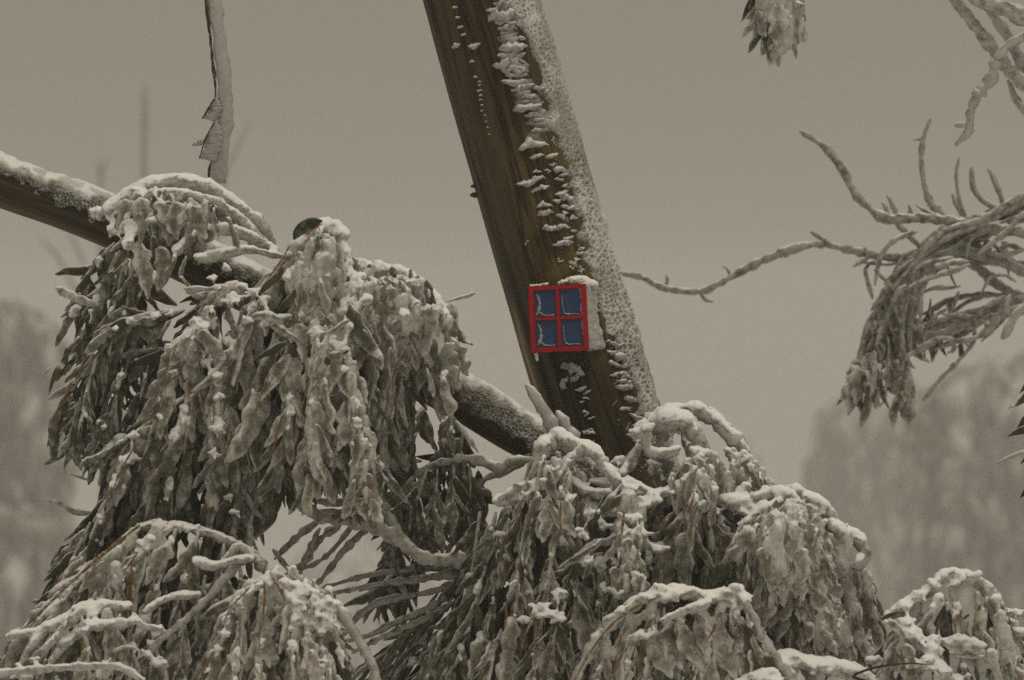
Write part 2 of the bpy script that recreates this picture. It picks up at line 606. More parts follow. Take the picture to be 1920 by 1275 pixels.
class Stem:
    """round stem along photo points (px, py, distance, half width in px)"""
    def __init__(self, pts, n=1500, flip=1):
        q = smooth_path(np.array(pts, float), n)
        self.q = q
        c = np.array([P(a[0], a[1], a[2]) for a in q])
        self.c, self.r = c, q[:, 3] * q[:, 2] * PXU
        t = np.gradient(c, axis=0)
        t /= np.linalg.norm(t, axis=1, keepdims=True)
        toward = np.array([0, -1.0, 0])
        e1 = np.cross(t, toward) * flip
        e1 /= np.linalg.norm(e1, axis=1, keepdims=True)
        e2 = np.cross(e1, t) * flip
        e2 *= np.sign((e2 @ toward))[:, None]
        self.t, self.e1, self.e2 = t, e1, e2
        self.s = np.concatenate([[0], np.cumsum(np.linalg.norm(np.diff(c, axis=0), axis=1))])

    def idx(self, key, val):
        """row where photo coordinate key (0 px, 1 py) is val"""
        return int(np.argmin(np.abs(self.q[:, key] - val)))

    def at(self, i, th, lift=0.0):
        i = np.asarray(i)
        r = self.r[i] + lift
        return self.c[i] + (self.e1[i] * (np.sin(th) * r)[..., None]) + (self.e2[i] * (np.cos(th) * r)[..., None])

    def sheet(self, name, i0, i1, nv, th0, th1, nu, fn, closed=False, cap=True):
        ii = np.linspace(i0, i1, nv).astype(int)
        th = np.linspace(th0, th1, nu, endpoint=not closed)
        I, TH = np.meshgrid(ii, th, indexing='ij')
        lift, attrs = fn(I, TH)
        V = self.at(I, TH, lift).reshape(-1, 3)
        i = np.arange(nv - 1)[:, None] * nu
        j = np.arange(nu if closed else nu - 1)[None, :]
        jn = (j + 1) % nu
        Q = np.stack([i + j, i + jn, i + nu + jn, i + nu + j], -1).reshape(-1, 4)
        T = []
        if closed and cap:
            k = len(V)
            V = np.vstack([V, self.c[ii[0]], self.c[ii[-1]]])
            jj = np.arange(nu)
            T = np.vstack([np.stack([np.full(nu, k), (jj + 1) % nu, jj], -1),
                           np.stack([np.full(nu, k + 1), (nv - 1) * nu + jj, (nv - 1) * nu + (jj + 1) % nu], -1)])
            attrs = {a: np.concatenate([v.ravel(), [0, 0]]) for a, v in attrs.items()}
        else:
            attrs = {a: v.ravel() for a, v in attrs.items()}
        return mesh_np(name, V, [Q, T], True, attrs)


def bark_lift(stem, I, TH):
    u, v = TH * stem.r[I], stem.s[I]
    lift = .010 * (grid_noise(u * 28, v * 2.2, 3) - .5) + .005 * (grid_noise(u * 90, v * 5, 5) - .5)
    return lift + .02 * (grid_noise(np.cos(TH) * 1.2 + 7, v * 2.0 + np.sin(TH), 8) - .5)


def bark_fn(stem, moss=None, strip=None):
    def fn(I, TH):
        u = TH * stem.r[I]
        v = stem.s[I]
        lift = bark_lift(stem, I, TH)
        f, py = np.sin(TH), stem.q[I, 1]
        z = np.zeros_like(u)
        return lift, {'u': u, 'v': v, 'moss': moss(f, py, TH) if moss else z, 'strip': strip(f, py, TH) if strip else z}
    return fn


# ---------------------------------------------------------------- the leaning tree
TRUNK_D = 6.70
trunk = Stem([(1560, 2060, TRUNK_D, 205), (1400, 1640, TRUNK_D, 150), (1255, 1200, TRUNK_D, 122), (1147, 850, TRUNK_D, 110),
              (1070, 597, TRUNK_D, 110), (994, 340, TRUNK_D, 109), (895, 0, TRUNK_D, 101), (765, -450, TRUNK_D, 84),
              (640, -850, TRUNK_D, 62), (560, -1150, TRUNK_D, 40)], 2600)
if trunk.e1[trunk.idx(1, 400), 0] < 0:
    trunk.e1 = -trunk.e1

tree = empty('leaning_tree', P(1560, 1990, TRUNK_D), 'thick dark leaning tree trunk with honeycombed rime down its right side', 'tree')


def t_moss(f, py, TH):
    return sm(py, 120, 300) * (1 - sm(py, 560, 760)) * sm(f, -.55, -.05) * (np.cos(TH) > 0) * .8


def t_strip(f, py, TH):
    c = -.90 + .03 * np.sin(py / 60.0)
    return np.exp(-((f - c) / .06) ** 2) * sm(py, 520, 600) * (1 - sm(py, 690, 760)) * (np.cos(TH) > 0)


link('trunk', trunk.sheet('trunk', 0, 2599, 420, -math.pi, math.pi, 150, bark_fn(trunk, t_moss, t_strip), True), M_BARK, tree)

# where the dense rime starts across the trunk (sine of the angle from the camera side)
RY = np.array([-80, 0, 60, 140, 240, 330, 420, 520, 600, 680, 760, 860, 950])
RF = np.array([.30, .36, .40, .55, .66, .60, .50, .44, .50, .52, .52, .50, .50])


def rime_fn(I, TH):
    py = trunk.q[I, 1]
    u = TH * trunk.r[I]
    v = trunk.s[I]
    b = np.arcsin(np.interp(py, RY, RF))
    edge = .16 * (grid_noise(u * 40, v * 34, 11) - .5) + .22 * (grid_noise(u * 12, v * 60, 12) - .5) + .12 * (grid_noise(u * 5, v * 9, 13) - .5)
    cov = sm(TH - b + edge, -.05, .22)
    wx = u + .006 * (grid_noise(u * 60, v * 60, 21) - .5)
    wy = v + .006 * (grid_noise(u * 60, v * 60, 22) - .5)
    f1, f2 = cells(wx * 72 + v * 12 + .5 * grid_noise(u * 30, v * 30, 38), wy * 92)
    g1, g2 = cells(wx * 150, wy * 140 + 5)
    big = grid_noise(u * 16, v * 14, 31)
    ridge = 1 - sm(f2 - f1, .02, .55)
    fine = 1 - sm(g2 - g1, 0, .35)
    h = cov * (.20 + .62 * ridge * (.5 + .8 * big) + .22 * fine + .30 * (big - .5) + .45 * (grid_noise(u * 7, v * 11, 33) - .5))
    thick = sm(TH, .5, 1.5)
    ridge = ridge * (.35 + .95 * grid_noise(u * 24 + 3, v * 30, 36)) + .25 * (grid_noise(u * 130, v * 190, 37) - .4) * cov
    rf = 1 - np.abs(2 * grid_noise(u * 42 + 1.2 * grid_noise(u * 20, v * 25, 71), v * 98 + 1.5 * grid_noise(u * 25, v * 22, 72), 73) - 1)
    ridge = .50 * ridge + .62 * sm(rf, .45, 1.0) * (.4 + .8 * grid_noise(u * 15, v * 22, 74))
    pw = 1 - sm(py + 120 * (grid_noise(u * 8, v * 6, 35) - .5), 180, 430)
    h = h * (1 - .25 * pw) + cov * .30 * pw
    ridge = ridge * (1 - .45 * pw)
    lift = cov * (.002 + .003 * thick + (.0055 + .0035 * thick) * ridge * (.5 + big) + .002 * fine) - .006 * (1 - cov)
    # stray specks of rime on the bark beside the crust
    sp = sm(grid_noise(u * 210, v * 260, 61) * grid_noise(u * 60, v * 50, 62), .42, .60) * np.exp(-((b - TH).clip(0) / .5) ** 2) * (TH < b)
    h = np.maximum(h, .6 * sp)
    lift = np.maximum(lift, -.006 + .0095 * sp)
    # shelf of crest along the ridge line, upper half
    half = trunk.r[I] / (TRUNK_D * PXU) / math.cos(.28)
    thr = np.arcsin(np.clip((np.interp(py, [-80, 40, 120, 190, 250, 330], [922, 948, 966, 990, 1012, 1008]) - trunk.q[I, 0]) / half, -.95, .95))
    sw = .20 * (grid_noise(u * 9, v * 70, 51) - .5) + .16 * (grid_noise(u * 30, v * 110, 52) - .5)
    c2 = np.exp(-((TH - thr + sw) / .17) ** 2) * (1 - sm(py, 225, 330)) * sm(grid_noise(u * 8, v * 55, 53), .12, .5)
    s1, s2 = cells(wx * 34, wy * 105 + wx * 12)
    sh = (1 - s1).clip(0, 1) * (.6 + .5 * grid_noise(u * 60, v * 120, 54))
    h = np.maximum(h, c2 * (.35 + .75 * sh))
    lift = np.maximum(lift, -.006 + c2 * (.008 + .016 * sh))
    # one pale knob of snow by the middle
    kx, ky = (np.sin(TH) - .62) / .12, (py - 252) / 16.0
    k = np.exp(-(kx ** 2 + ky ** 2))
    return lift + bark_lift(trunk, I, TH) + .012 * k, {'h': np.clip(h + .9 * k, 0, 1.2)}


i_bot, i_top = trunk.idx(1, 960), trunk.idx(1, -80)
link('rime_crust', trunk.sheet('rime_crust', i_bot, i_top, 860, rad(-20), rad(125), 280, rime_fn), M_RIME, tree)


def flake_mesh(k):
    """a lens of rime, pointed at one end, crested on top; x along, y out, z up"""
    r = np.random.default_rng(400 + k)
    n, m = 11, 9
    u = np.linspace(0, 1, n)
    w = np.sin(np.pi * u ** .75) ** .8 * (1 + .25 * r.uniform(-1, 1, n))
    ang = np.linspace(0, 2 * np.pi, m, endpoint=False)
    y = np.cos(ang)[None, :] * w[:, None] * .34 * (1 + .35 * r.uniform(-1, 1, (n, m)))
    z = np.sin(ang)[None, :] * w[:, None] * .13 * (1 + .45 * r.uniform(-1, 1, (n, m)))
    z += (-.16 * (y + .2) + .10 * noise1(n, 4, 500 + k)[:, None])
    x = (u - .5)[:, None] * np.ones((1, m)) + .05 * r.uniform(-1, 1, (n, m))
    V = np.stack([x, y, z], -1).reshape(-1, 3)
    i = np.arange(n - 1)[:, None] * m
    j = np.arange(m)[None, :]
    Q = np.stack([i + j, i + (j + 1) % m, i + m + (j + 1) % m, i + m + j], -1).reshape(-1, 4)
    me = mesh_np('rime_flake', V, Q)
    me.materials.append(M_ICE)
    return me


FLAKES = [flake_mesh(k) for k in range(10)]


def flake(px, py, length, tilt=0.0, fat=1.0, out=1.0):
    i = trunk.idx(1, py)
    half = trunk.r[i] / (TRUNK_D * PXU) / math.cos(.28)
    f = max(-.97, min(.97, (px - trunk.q[i, 0]) / half))
    th = math.asin(f)
    i = min(2599, max(0, i))
    p = Vector(trunk.at(np.array([i]), np.array([th]), np.array([.004 * out]))[0])
    outv = Vector(trunk.e1[i] * math.sin(th) + trunk.e2[i] * math.cos(th)).normalized()
    up = Vector((0, 0, 1))
    xx = up.cross(outv) * -1
    xx = (xx - outv * xx.dot(outv)).normalized()
    if xx.x < 0: xx = -xx
    up = outv.cross(xx)
    if up.z < 0: up = -up
    xx, up = xx * math.cos(tilt) + up * math.sin(tilt), up * math.cos(tilt) - xx * math.sin(tilt)
    yy = outv
    L = length * TRUNK_D * PXU
    M = Matrix(((xx.x * L, yy.x * L * out, up.x * L * fat, p.x), (xx.y * L, yy.y * L * out, up.y * L * fat, p.y),
                (xx.z * L, yy.z * L * out, up.z * L * fat, p.z), (0, 0, 0, 1)))
    o = link('rime_flake', random.choice(FLAKES), None, tree)
    o.matrix_basis = M
    return o


def build_flakes():
    R = random.Random(3)
    LX = np.array([925, 940, 958, 985, 1008, 1000, 1022, 1050, 1068])
    LY = np.array([-20, 40, 120, 190, 250, 330, 400, 460, 520])
    y = -15.0
    while y < 520:
        dense = 1.0 if y < 260 else .7
        x = np.interp(y, LY, LX) + R.uniform(-14, 10)
        flake(x, y, R.uniform(22, 62) * (1 if y < 300 else .8), R.uniform(-.05, .30), R.uniform(.8, 1.5), R.uniform(.7, 1.3))
        if R.random() < .45:
            flake(x + R.uniform(8, 34), y + R.uniform(-6, 6), R.uniform(16, 34), R.uniform(-.2, .4), R.uniform(.8, 1.6))
        y += R.uniform(9, 17) / dense if y < 250 else R.uniform(12, 34)
    for x, y, l, t in ((853, 76, 22, .35), (890, 88, 26, .2), (852, 12, 12, 0), (858, 30, 12, .2), (862, 48, 14, .2), (868, 62, 12, 0),
                       (884, 112, 12, .1), (890, 140, 9, 0), (896, 165, 9, 0), (985, 445, 20, .2), (938, 362, 8, 0), (1040, 490, 26, .1)):
        flake(x, y, l, t, 1.3, .7)
    y = 150.0
    while y < 250:
        flake(895 + (y - 150) * .18 + R.uniform(-3, 3), y, R.uniform(5, 10), R.uniform(-.3, .3), 1.3, .7)
        y += R.uniform(7, 13)
    for k in range(20):                                   # band left of the crust, lower half
        y = 330 + k * 10 + R.uniform(-4, 4)
        flake(1062 + (y - 400) * .22 + R.uniform(-16, 12), y, R.uniform(14, 32), R.uniform(-.2, .4), R.uniform(.8, 1.5))
    # the fan of plates under the window
    for x, y, l, t, ft in ((1062, 676, 30, .1, 1.6), (1080, 684, 36, -.25, 1.7), (1076, 700, 26, .7, 1.8), (1052, 700, 30, 1.15, 1.5), (1090, 720, 18, .2, 1.2)):
        flake(x, y, l, t, ft, 1.4)
    y = 722.0
    while y < 860:
        flake(1092 + (y - 722) * .10 + R.uniform(-8, 8), y, R.uniform(8, 28), R.uniform(-.5, .6), R.uniform(.7, 1.5))
        y += R.choice((5, 7, 9, 18))
    y = 655.0
    while y < 860:                                        # edge of the crust below the window
        x = 1150 + (y - 655) * .24 + R.uniform(-10, 10)
        flake(x, y, R.uniform(14, 50), R.uniform(-.6, .2), R.uniform(.7, 1.6), 1.2)
        y += R.choice((7, 10, 14, 24))
    flake(1146, 700, 18, .1)


build_flakes()
for kx, ky, kr in ((883, 336, 5), (884, 322, 3.5), (962, 470, 4)):      # knots
    i = trunk.idx(1, ky)
    f = max(-.985, (kx - trunk.q[i, 0]) / (trunk.r[i] / (TRUNK_D * PXU) / math.cos(.28)))
    th = math.asin(f)
    c = trunk.at(np.array([i]), np.array([th]), np.array([.001]))[0]
    n = trunk.e1[i] * math.sin(th) + trunk.e2[i] * math.cos(th)
    kp = np.array([c - n * .02, c - n * .006, c + n * .002, c + n * .006, c + n * .009, c + n * .011]) + trunk.t[i] * np.array([[-.4], [-.2], [0], [.1], [.1], [.2]]) * .01
    V, Q, T = tube(kp, np.array([1.6, 1.4, 1.1, .9, .7, .5]) * kr * TRUNK_D * PXU, 10, .2, int(kx))
    link('knot', mesh_np('knot', V, [Q, T], True, {'u': V[:, 0], 'v': V[:, 2] * 6}), M_BARK, tree)

# ---------------------------------------------------------------- the red toy window
import bmesh
WD = 6.512
WS = WD * PXU
wroot = empty('toy_window', P(1047.5, 597, WD), 'small red framed blue window fixed to the leaning trunk', 'window')
wroot.rotation_euler = (0, rad(-2.8), rad(-5))
W_INV = Matrix.Identity(4)


def wlink(name, me, mat):
    o = bpy.data.objects.new(name, me)
    COL.objects.link(o)
    if mat and not me.materials: me.materials.append(mat)
    o.parent = wroot
    return o


def wbox(name, x0, x1, y0, y1, d0, d1, mat, bev=.0012):
    """box in window coordinates: x right, y down (photo pixels from the middle), d metres in front of the face"""
    bm = bmesh.new()
    bmesh.ops.create_cube(bm, size=1)
    for v in bm.verts:
        v.co = Vector(((x0 + (v.co.x + .5) * (x1 - x0)) * WS, -(d0 + (v.co.y + .5) * (d1 - d0)), -(y0 + (v.co.z + .5) * (y1 - y0)) * WS))
    bmesh.ops.recalc_face_normals(bm, faces=bm.faces)
    bmesh.ops.bevel(bm, geom=list(bm.edges), offset=bev, segments=2, affect='EDGES')
    me = bpy.data.meshes.new(name)
    bm.to_mesh(me)
    bm.free()
    return wlink(name, me, mat)


FW, FH, T = 54.5, 62.5, 10.0
wbox('backing_block', -FW + 1, FW - 1, -FH + 1, FH - 1, -.075, -.006, M_WOOD)
wbox('frame_stile', -FW, -FW + T, -FH, FH, -.006, .006, M_RED)
wbox('frame_stile', FW - T, FW, -FH, FH, -.006, .006, M_RED)
wbox('frame_rail', -FW + T, FW - T, -FH, -FH + 8.5, -.006, .0055, M_RED)
wbox('frame_rail', -FW + T, FW - T, FH - 9.5, FH, -.006, .0055, M_RED)
wbox('glazing_bar', -3.6, 3.6, -FH + 8.5, FH - 9.5, -.006, .005, M_RED)
wbox('glazing_bar', -FW + T, -3.6, -4.2, 2.6, -.006, .0045, M_RED)
wbox('glazing_bar', 3.6, FW - T, -4.2, 2.6, -.006, .0045, M_RED)
for xa, xb in ((-FW + T, -3.6), (3.6, FW - T)):
    for ya, yb in ((-FH + 8.5, -4.2), (2.6, FH - 9.5)):
        wbox('pane', xa, xb, ya, yb, -.0058, -.0035, M_BLUE, .0003)


def wtube(name, pts, r, mat, m=7, lump=.35, seed=1, flat=.6):
    q = smooth_path(np.array(pts, float), max(8, len(pts) * 5))
    p = np.stack([q[:, 0] * WS, -q[:, 2], -q[:, 1] * WS], -1)
    rr = np.interp(np.linspace(0, 1, len(p)), np.linspace(0, 1, len(r)), r) * WS
    V, Q, Tt = tube(p, rr, m, lump, seed, flat)
    return wlink(name, mesh_np(name, V, [Q, Tt]), mat)


d = -.0028
for k, (ox, oy, strong) in enumerate(((-FW + T, -FH + 8.5, 1), (3.6, -FH + 8.5, 0), (-FW + T, 2.6, 1), (3.6, 2.6, 0))):
    if strong:
        wtube('pane_frost', [(ox + 4, oy + 4, d), (ox + 9, oy + 16, d), (ox + 10, oy + 26, d), (ox + 7, oy + 38, d), (ox + 3, oy + 46, d)],
              [.8, 2.6, 1.6, 3.2, 1.2], M_ICE, 7, .5, 60 + k, .35)
        wtube('pane_frost', [(ox + 8, oy + 40, d), (ox + 16, oy + 46, d), (ox + 24, oy + 47.5, d), (ox + 37, oy + 47, d)], [1.4, 1.3, .6, 1.0], M_ICE, 6, .5, 70 + k, .5)
    else:
        wtube('pane_frost', [(ox + 5, oy + 8, d), (ox + 4.5, oy + 20, d), (ox + 5.5, oy + 32, d), (ox + 7, oy + 43, d)], [.5, .9, .5, 1.0], M_ICE, 6, .5, 80 + k, .5)
        wtube('pane_frost', [(ox + 7, oy + 44, d), (ox + 14, oy + 47, d), (ox + 24, oy + 46.5, d), (ox + 36, oy + 48, d)], [1.1, 1.2, .5, .9], M_ICE, 6, .5, 90 + k, .5)
for x, y in ((-2, FH - 4.5), (FW - 6, FH - 6.5), (-FW + 6, FH - 7), (-9, -FH + 3.5), (FW - 6, -FH + 5)):
    bm = bmesh.new()
    bmesh.ops.create_cone(bm, cap_ends=True, segments=10, radius1=2.1 * WS, radius2=1.7 * WS, depth=.002,
                          matrix=Matrix.Translation((x * WS, -.0066, -y * WS)) @ Matrix.Rotation(rad(90), 4, 'X'))
    me = bpy.data.meshes.new('screw')
    bm.to_mesh(me)
    bm.free()
    wlink('screw', me, M_SCREW)


def lump_mesh(name, blobs, voxel, amp=.002, freq=60, smooth_it=2, bias_up=0.0):
    """fuse (x,y,z,r[,sx,sy,sz]) balls into one lumpy skin"""
    acc = Acc()
    bm = bmesh.new()
    bmesh.ops.create_icosphere(bm, subdivisions=2, radius=1)
    bv = np.array([v.co[:] for v in bm.verts])
    bf = np.array([[v.index for v in f.verts] for f in bm.faces])
    bm.free()
    for b in blobs:
        s = np.array(b[4:7]) if len(b) > 4 else np.ones(3)
        acc.add(bv * (b[3] * s) + np.array(b[:3]), T=bf)
    me = acc.mesh(name)
    return remesh(me, name, voxel, amp, freq, smooth_it)


def remesh(me, name, voxel, amp=.002, freq=60, smooth_it=2):
    o = bpy.data.objects.new('tmp_' + name, me)
    COL.objects.link(o)
    md = o.modifiers.new('r', 'REMESH')
    md.mode = 'VOXEL'
    md.voxel_size = voxel
    if smooth_it:
        ms = o.modifiers.new('s', 'SMOOTH')
        ms.factor = .5
        ms.iterations = smooth_it
    dg = bpy.context.evaluated_depsgraph_get()
    out = bpy.data.meshes.new_from_object(o.evaluated_get(dg), depsgraph=dg)
    out.name = name
    bpy.data.objects.remove(o)
    bpy.data.meshes.remove(me)
    n = len(out.vertices)
    if n and amp:
        V = np.empty(n * 3, np.float32)
        Nn = np.empty(n * 3, np.float32)
        out.vertices.foreach_get('co', V)
        out.vertices.foreach_get('normal', Nn)
        V, Nn = V.reshape(-1, 3).astype(float), Nn.reshape(-1, 3)
        d = vnoise(V, freq) + .5 * vnoise(V, freq * 2.3, 4.0)
        V = V + Nn * (d * amp)[:, None]
        out.vertices.foreach_set('co', V.astype(np.float32).ravel())
    out.polygons.foreach_set('use_smooth', np.ones(len(out.polygons), dtype=bool))
    out.update()
    out.materials.clear()
    return out


R_ = random.Random(5)
bl = []
for k in range(26):                                       # rime slab grown to the right of the block
    t = k / 25
    y = -56 + 110 * t
    w = 12 + 5 * math.sin(t * 7) * .5 + 11 * sm(t, .30, .95) + R_.uniform(-1.5, 1.5)
    for j in range(3):
        bl.append(((FW - 6 + w * (.2 + .4 * j)) * WS, .010 + .018 * j, -y * WS, (11 - j * .5 + R_.uniform(-1, 1)) * WS))
wlink('rime_slab', lump_mesh('rime_slab', bl, .0022, .0022, 90), M_ICE)
bl = []
for k in range(22):
    t = k / 21
    x = 5 + 62 * t
    y = -FH - 3 - 5 * math.sin(math.pi * min(1, t * 1.1)) + 6 * max(0, t - .75) * 4
    bl.append((x * WS, .014 + R_.uniform(-.004, .012), -y * WS, (5 + 4.5 * sm(t, .1, .6) + R_.uniform(-1, 1)) * WS))
for k in range(10):
    x = -50 + k * 3.4
    bl.append((x * WS, .008 + R_.uniform(0, .01), (FH + 1.0 + R_.uniform(-1, 1.5)) * WS, R_.uniform(2.2, 4.0) * WS))
for k in range(5):
    bl.append(((-46 + k * .4) * WS, .004, -(FH + 2 + k * 3) * WS, (4.4 - .4 * k) * WS))
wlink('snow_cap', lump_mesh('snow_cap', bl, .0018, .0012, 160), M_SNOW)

# ---------------------------------------------------------------- leaves
def leaf_arrays(k, kind):
    """unit leaf along +x, width along y, face towards +z. kind: lance, club, plate, bare"""
    r = np.random.default_rng(900 + k)
    n, m = 15, 10
    u = np.linspace(0, 1, n)
    if kind == 'lance':
        w = np.sin(np.pi * np.clip(u, 0, 1) ** .82) ** .75
        hw, t1, t2 = r.uniform(.095, .125), r.uniform(.028, .05), r.uniform(.012, .025)
        sc = .16
    elif kind == 'club':
        w = .45 + .55 * sm(u, .0, .75)
        w *= np.sqrt(np.clip(1 - ((u - .72) / .29).clip(0) ** 2, .02, 1)) * sm(u, -.06, .08)
        hw, t1, t2 = r.uniform(.085, .115), r.uniform(.05, .08), r.uniform(.03, .05)
        sc = .18
    elif kind == 'plate':
        w = np.sin(np.pi * np.clip(u, 0, 1) ** .7) ** .55
        hw, t1, t2 = r.uniform(.14, .19), r.uniform(.04, .065), r.uniform(.02, .035)
        sc = .24
    else:
        w = np.sin(np.pi * np.clip(u, 0, 1) ** .8) ** .8
        hw, t1, t2 = r.uniform(.085, .11), .014, .008
        sc = .05
    if kind in ('lance', 'plate'):                            # iced tips are blunt
        w = np.maximum(w, np.where(u > .72, .62 * np.sqrt(np.clip(1 - ((u - .74) / .27) ** 2, 0, 1)), 0))
    ang = np.linspace(0, 2 * np.pi, m, endpoint=False)
    ca, sa = np.cos(ang), np.sin(ang)
    sl, sr = noise1(n, 7, 31 * k + 1), noise1(n, 7, 31 * k + 2)
    edge = np.where(ca[None, :] > 0, 1 + sc * 1.6 * sl[:, None], 1 + sc * 1.6 * sr[:, None])
    wy = w[:, None] * hw * edge
    fat = (.55 + .45 * w)[:, None]
    lum = 1 + .35 * r.uniform(-1, 1, (n, m)) * (kind != 'bare')
    wz = np.where(sa[None, :] > 0, t1, t2) * fat * lum * sm(u, -.05, .1)[:, None] * (1 - .6 * sm(u, .9, 1.0))[:, None]
    y = ca[None, :] * wy
    z = sa[None, :] * wz
    x = u[:, None] + .012 * r.uniform(-1, 1, (n, m))
    tw = r.uniform(-.9, .9) * u[:, None]
    y, z = y * np.cos(tw) - z * np.sin(tw), y * np.sin(tw) + z * np.cos(tw)
    c1, c2 = r.uniform(-.05, .30), r.uniform(-.22, .22)
    z = z - c1 * (u ** 2)[:, None] + .03 * noise1(n, 3, 31 * k + 3)[:, None]
    y = y + c2 * (u ** 2)[:, None] + .025 * noise1(n, 3, 31 * k + 4)[:, None]
    V = np.stack([x, y, z], -1).reshape(-1, 3)
    i = np.arange(n - 1)[:, None] * m
    j = np.arange(m)[None, :]
    jn = (j + 1) % m
    Q = np.stack([i + j, i + jn, i + m + jn, i + m + j], -1).reshape(-1, 4)
    e0, e1 = len(V), len(V) + 1
    V = np.vstack([V, V[:m].mean(0) - [.02, 0, 0], V[-m:].mean(0) + [.012, 0, 0]])
    jj = np.arange(m)
    T = np.vstack([np.stack([np.full(m, e0), (jj + 1) % m, jj], -1), np.stack([np.full(m, e1), (n - 1) * m + jj, (n - 1) * m + (jj + 1) % m], -1)])
    base = {'lance': .62, 'club': .98, 'plate': .92, 'bare': .06}[kind] + r.uniform(-.22, .22)
    if kind == 'bare': base = r.uniform(-.35, .05)
    ice = base + .22 * noise1(n, 4, 31 * k + 5)[:, None] + .10 * np.abs(ca)[None, :] - .08 * (sa > .3)[None, :]
    rib = np.zeros((n, m))
    if r.random() < .38:
        side = r.choice([-1, 1])
        rib = (side * ca > .85)[None, :] * (r.uniform(.3, .95) * (1 - sm(u, .45, .9)))[:, None]
    rim = np.abs(ca)[None, :] ** 2 * np.ones((n, 1)) * (.6 + .4 * noise1(n, 6, 31 * k + 9)[:, None]) + sm(u, .8, 1.0)[:, None] * .5
    A = {'rim': np.concatenate([rim.ravel(), [.5, .5]]), 'ice': np.concatenate([ice.ravel(), [base, base]]), 'rib': np.concatenate([rib.ravel(), [0, 0]])}
    return V, Q, T, A


KINDS = (['lance'] * 16) + (['club'] * 10) + (['plate'] * 8) + (['bare'] * 6)
LARR = [leaf_arrays(k, kd) for k, kd in enumerate(KINDS)]
LIDX = {kd: [k for k, x in enumerate(KINDS) if x == kd] for kd in set(KINDS)}
_lm = {}


def leaf_mesh(k, mat):
    if (k, mat.name) not in _lm:
        V, Q, T, A = LARR[k]
        me = mesh_np('leaf', V, [Q, T], True, A)
        me.materials.append(mat)
        _lm[k, mat.name] = me
    return _lm[k, mat.name]


ICY = dict(lance=.34, club=.36, plate=.28, bare=.02)
GREEN = dict(lance=.72, club=.08, plate=.02, bare=.18)
PLATES = dict(lance=.15, club=.25, plate=.60)
MID = dict(lance=.60, club=.22, plate=.10, bare=.08)


M_RIB = paint_mat('orange_bark', (.15, .070, .020), .6, (.34, .33, .29), 1.0, 90)
M_OCHRE = paint_mat('ochre_bark', (.17, .115, .032), .6, (.34, .33, .29), 1.0, 90)


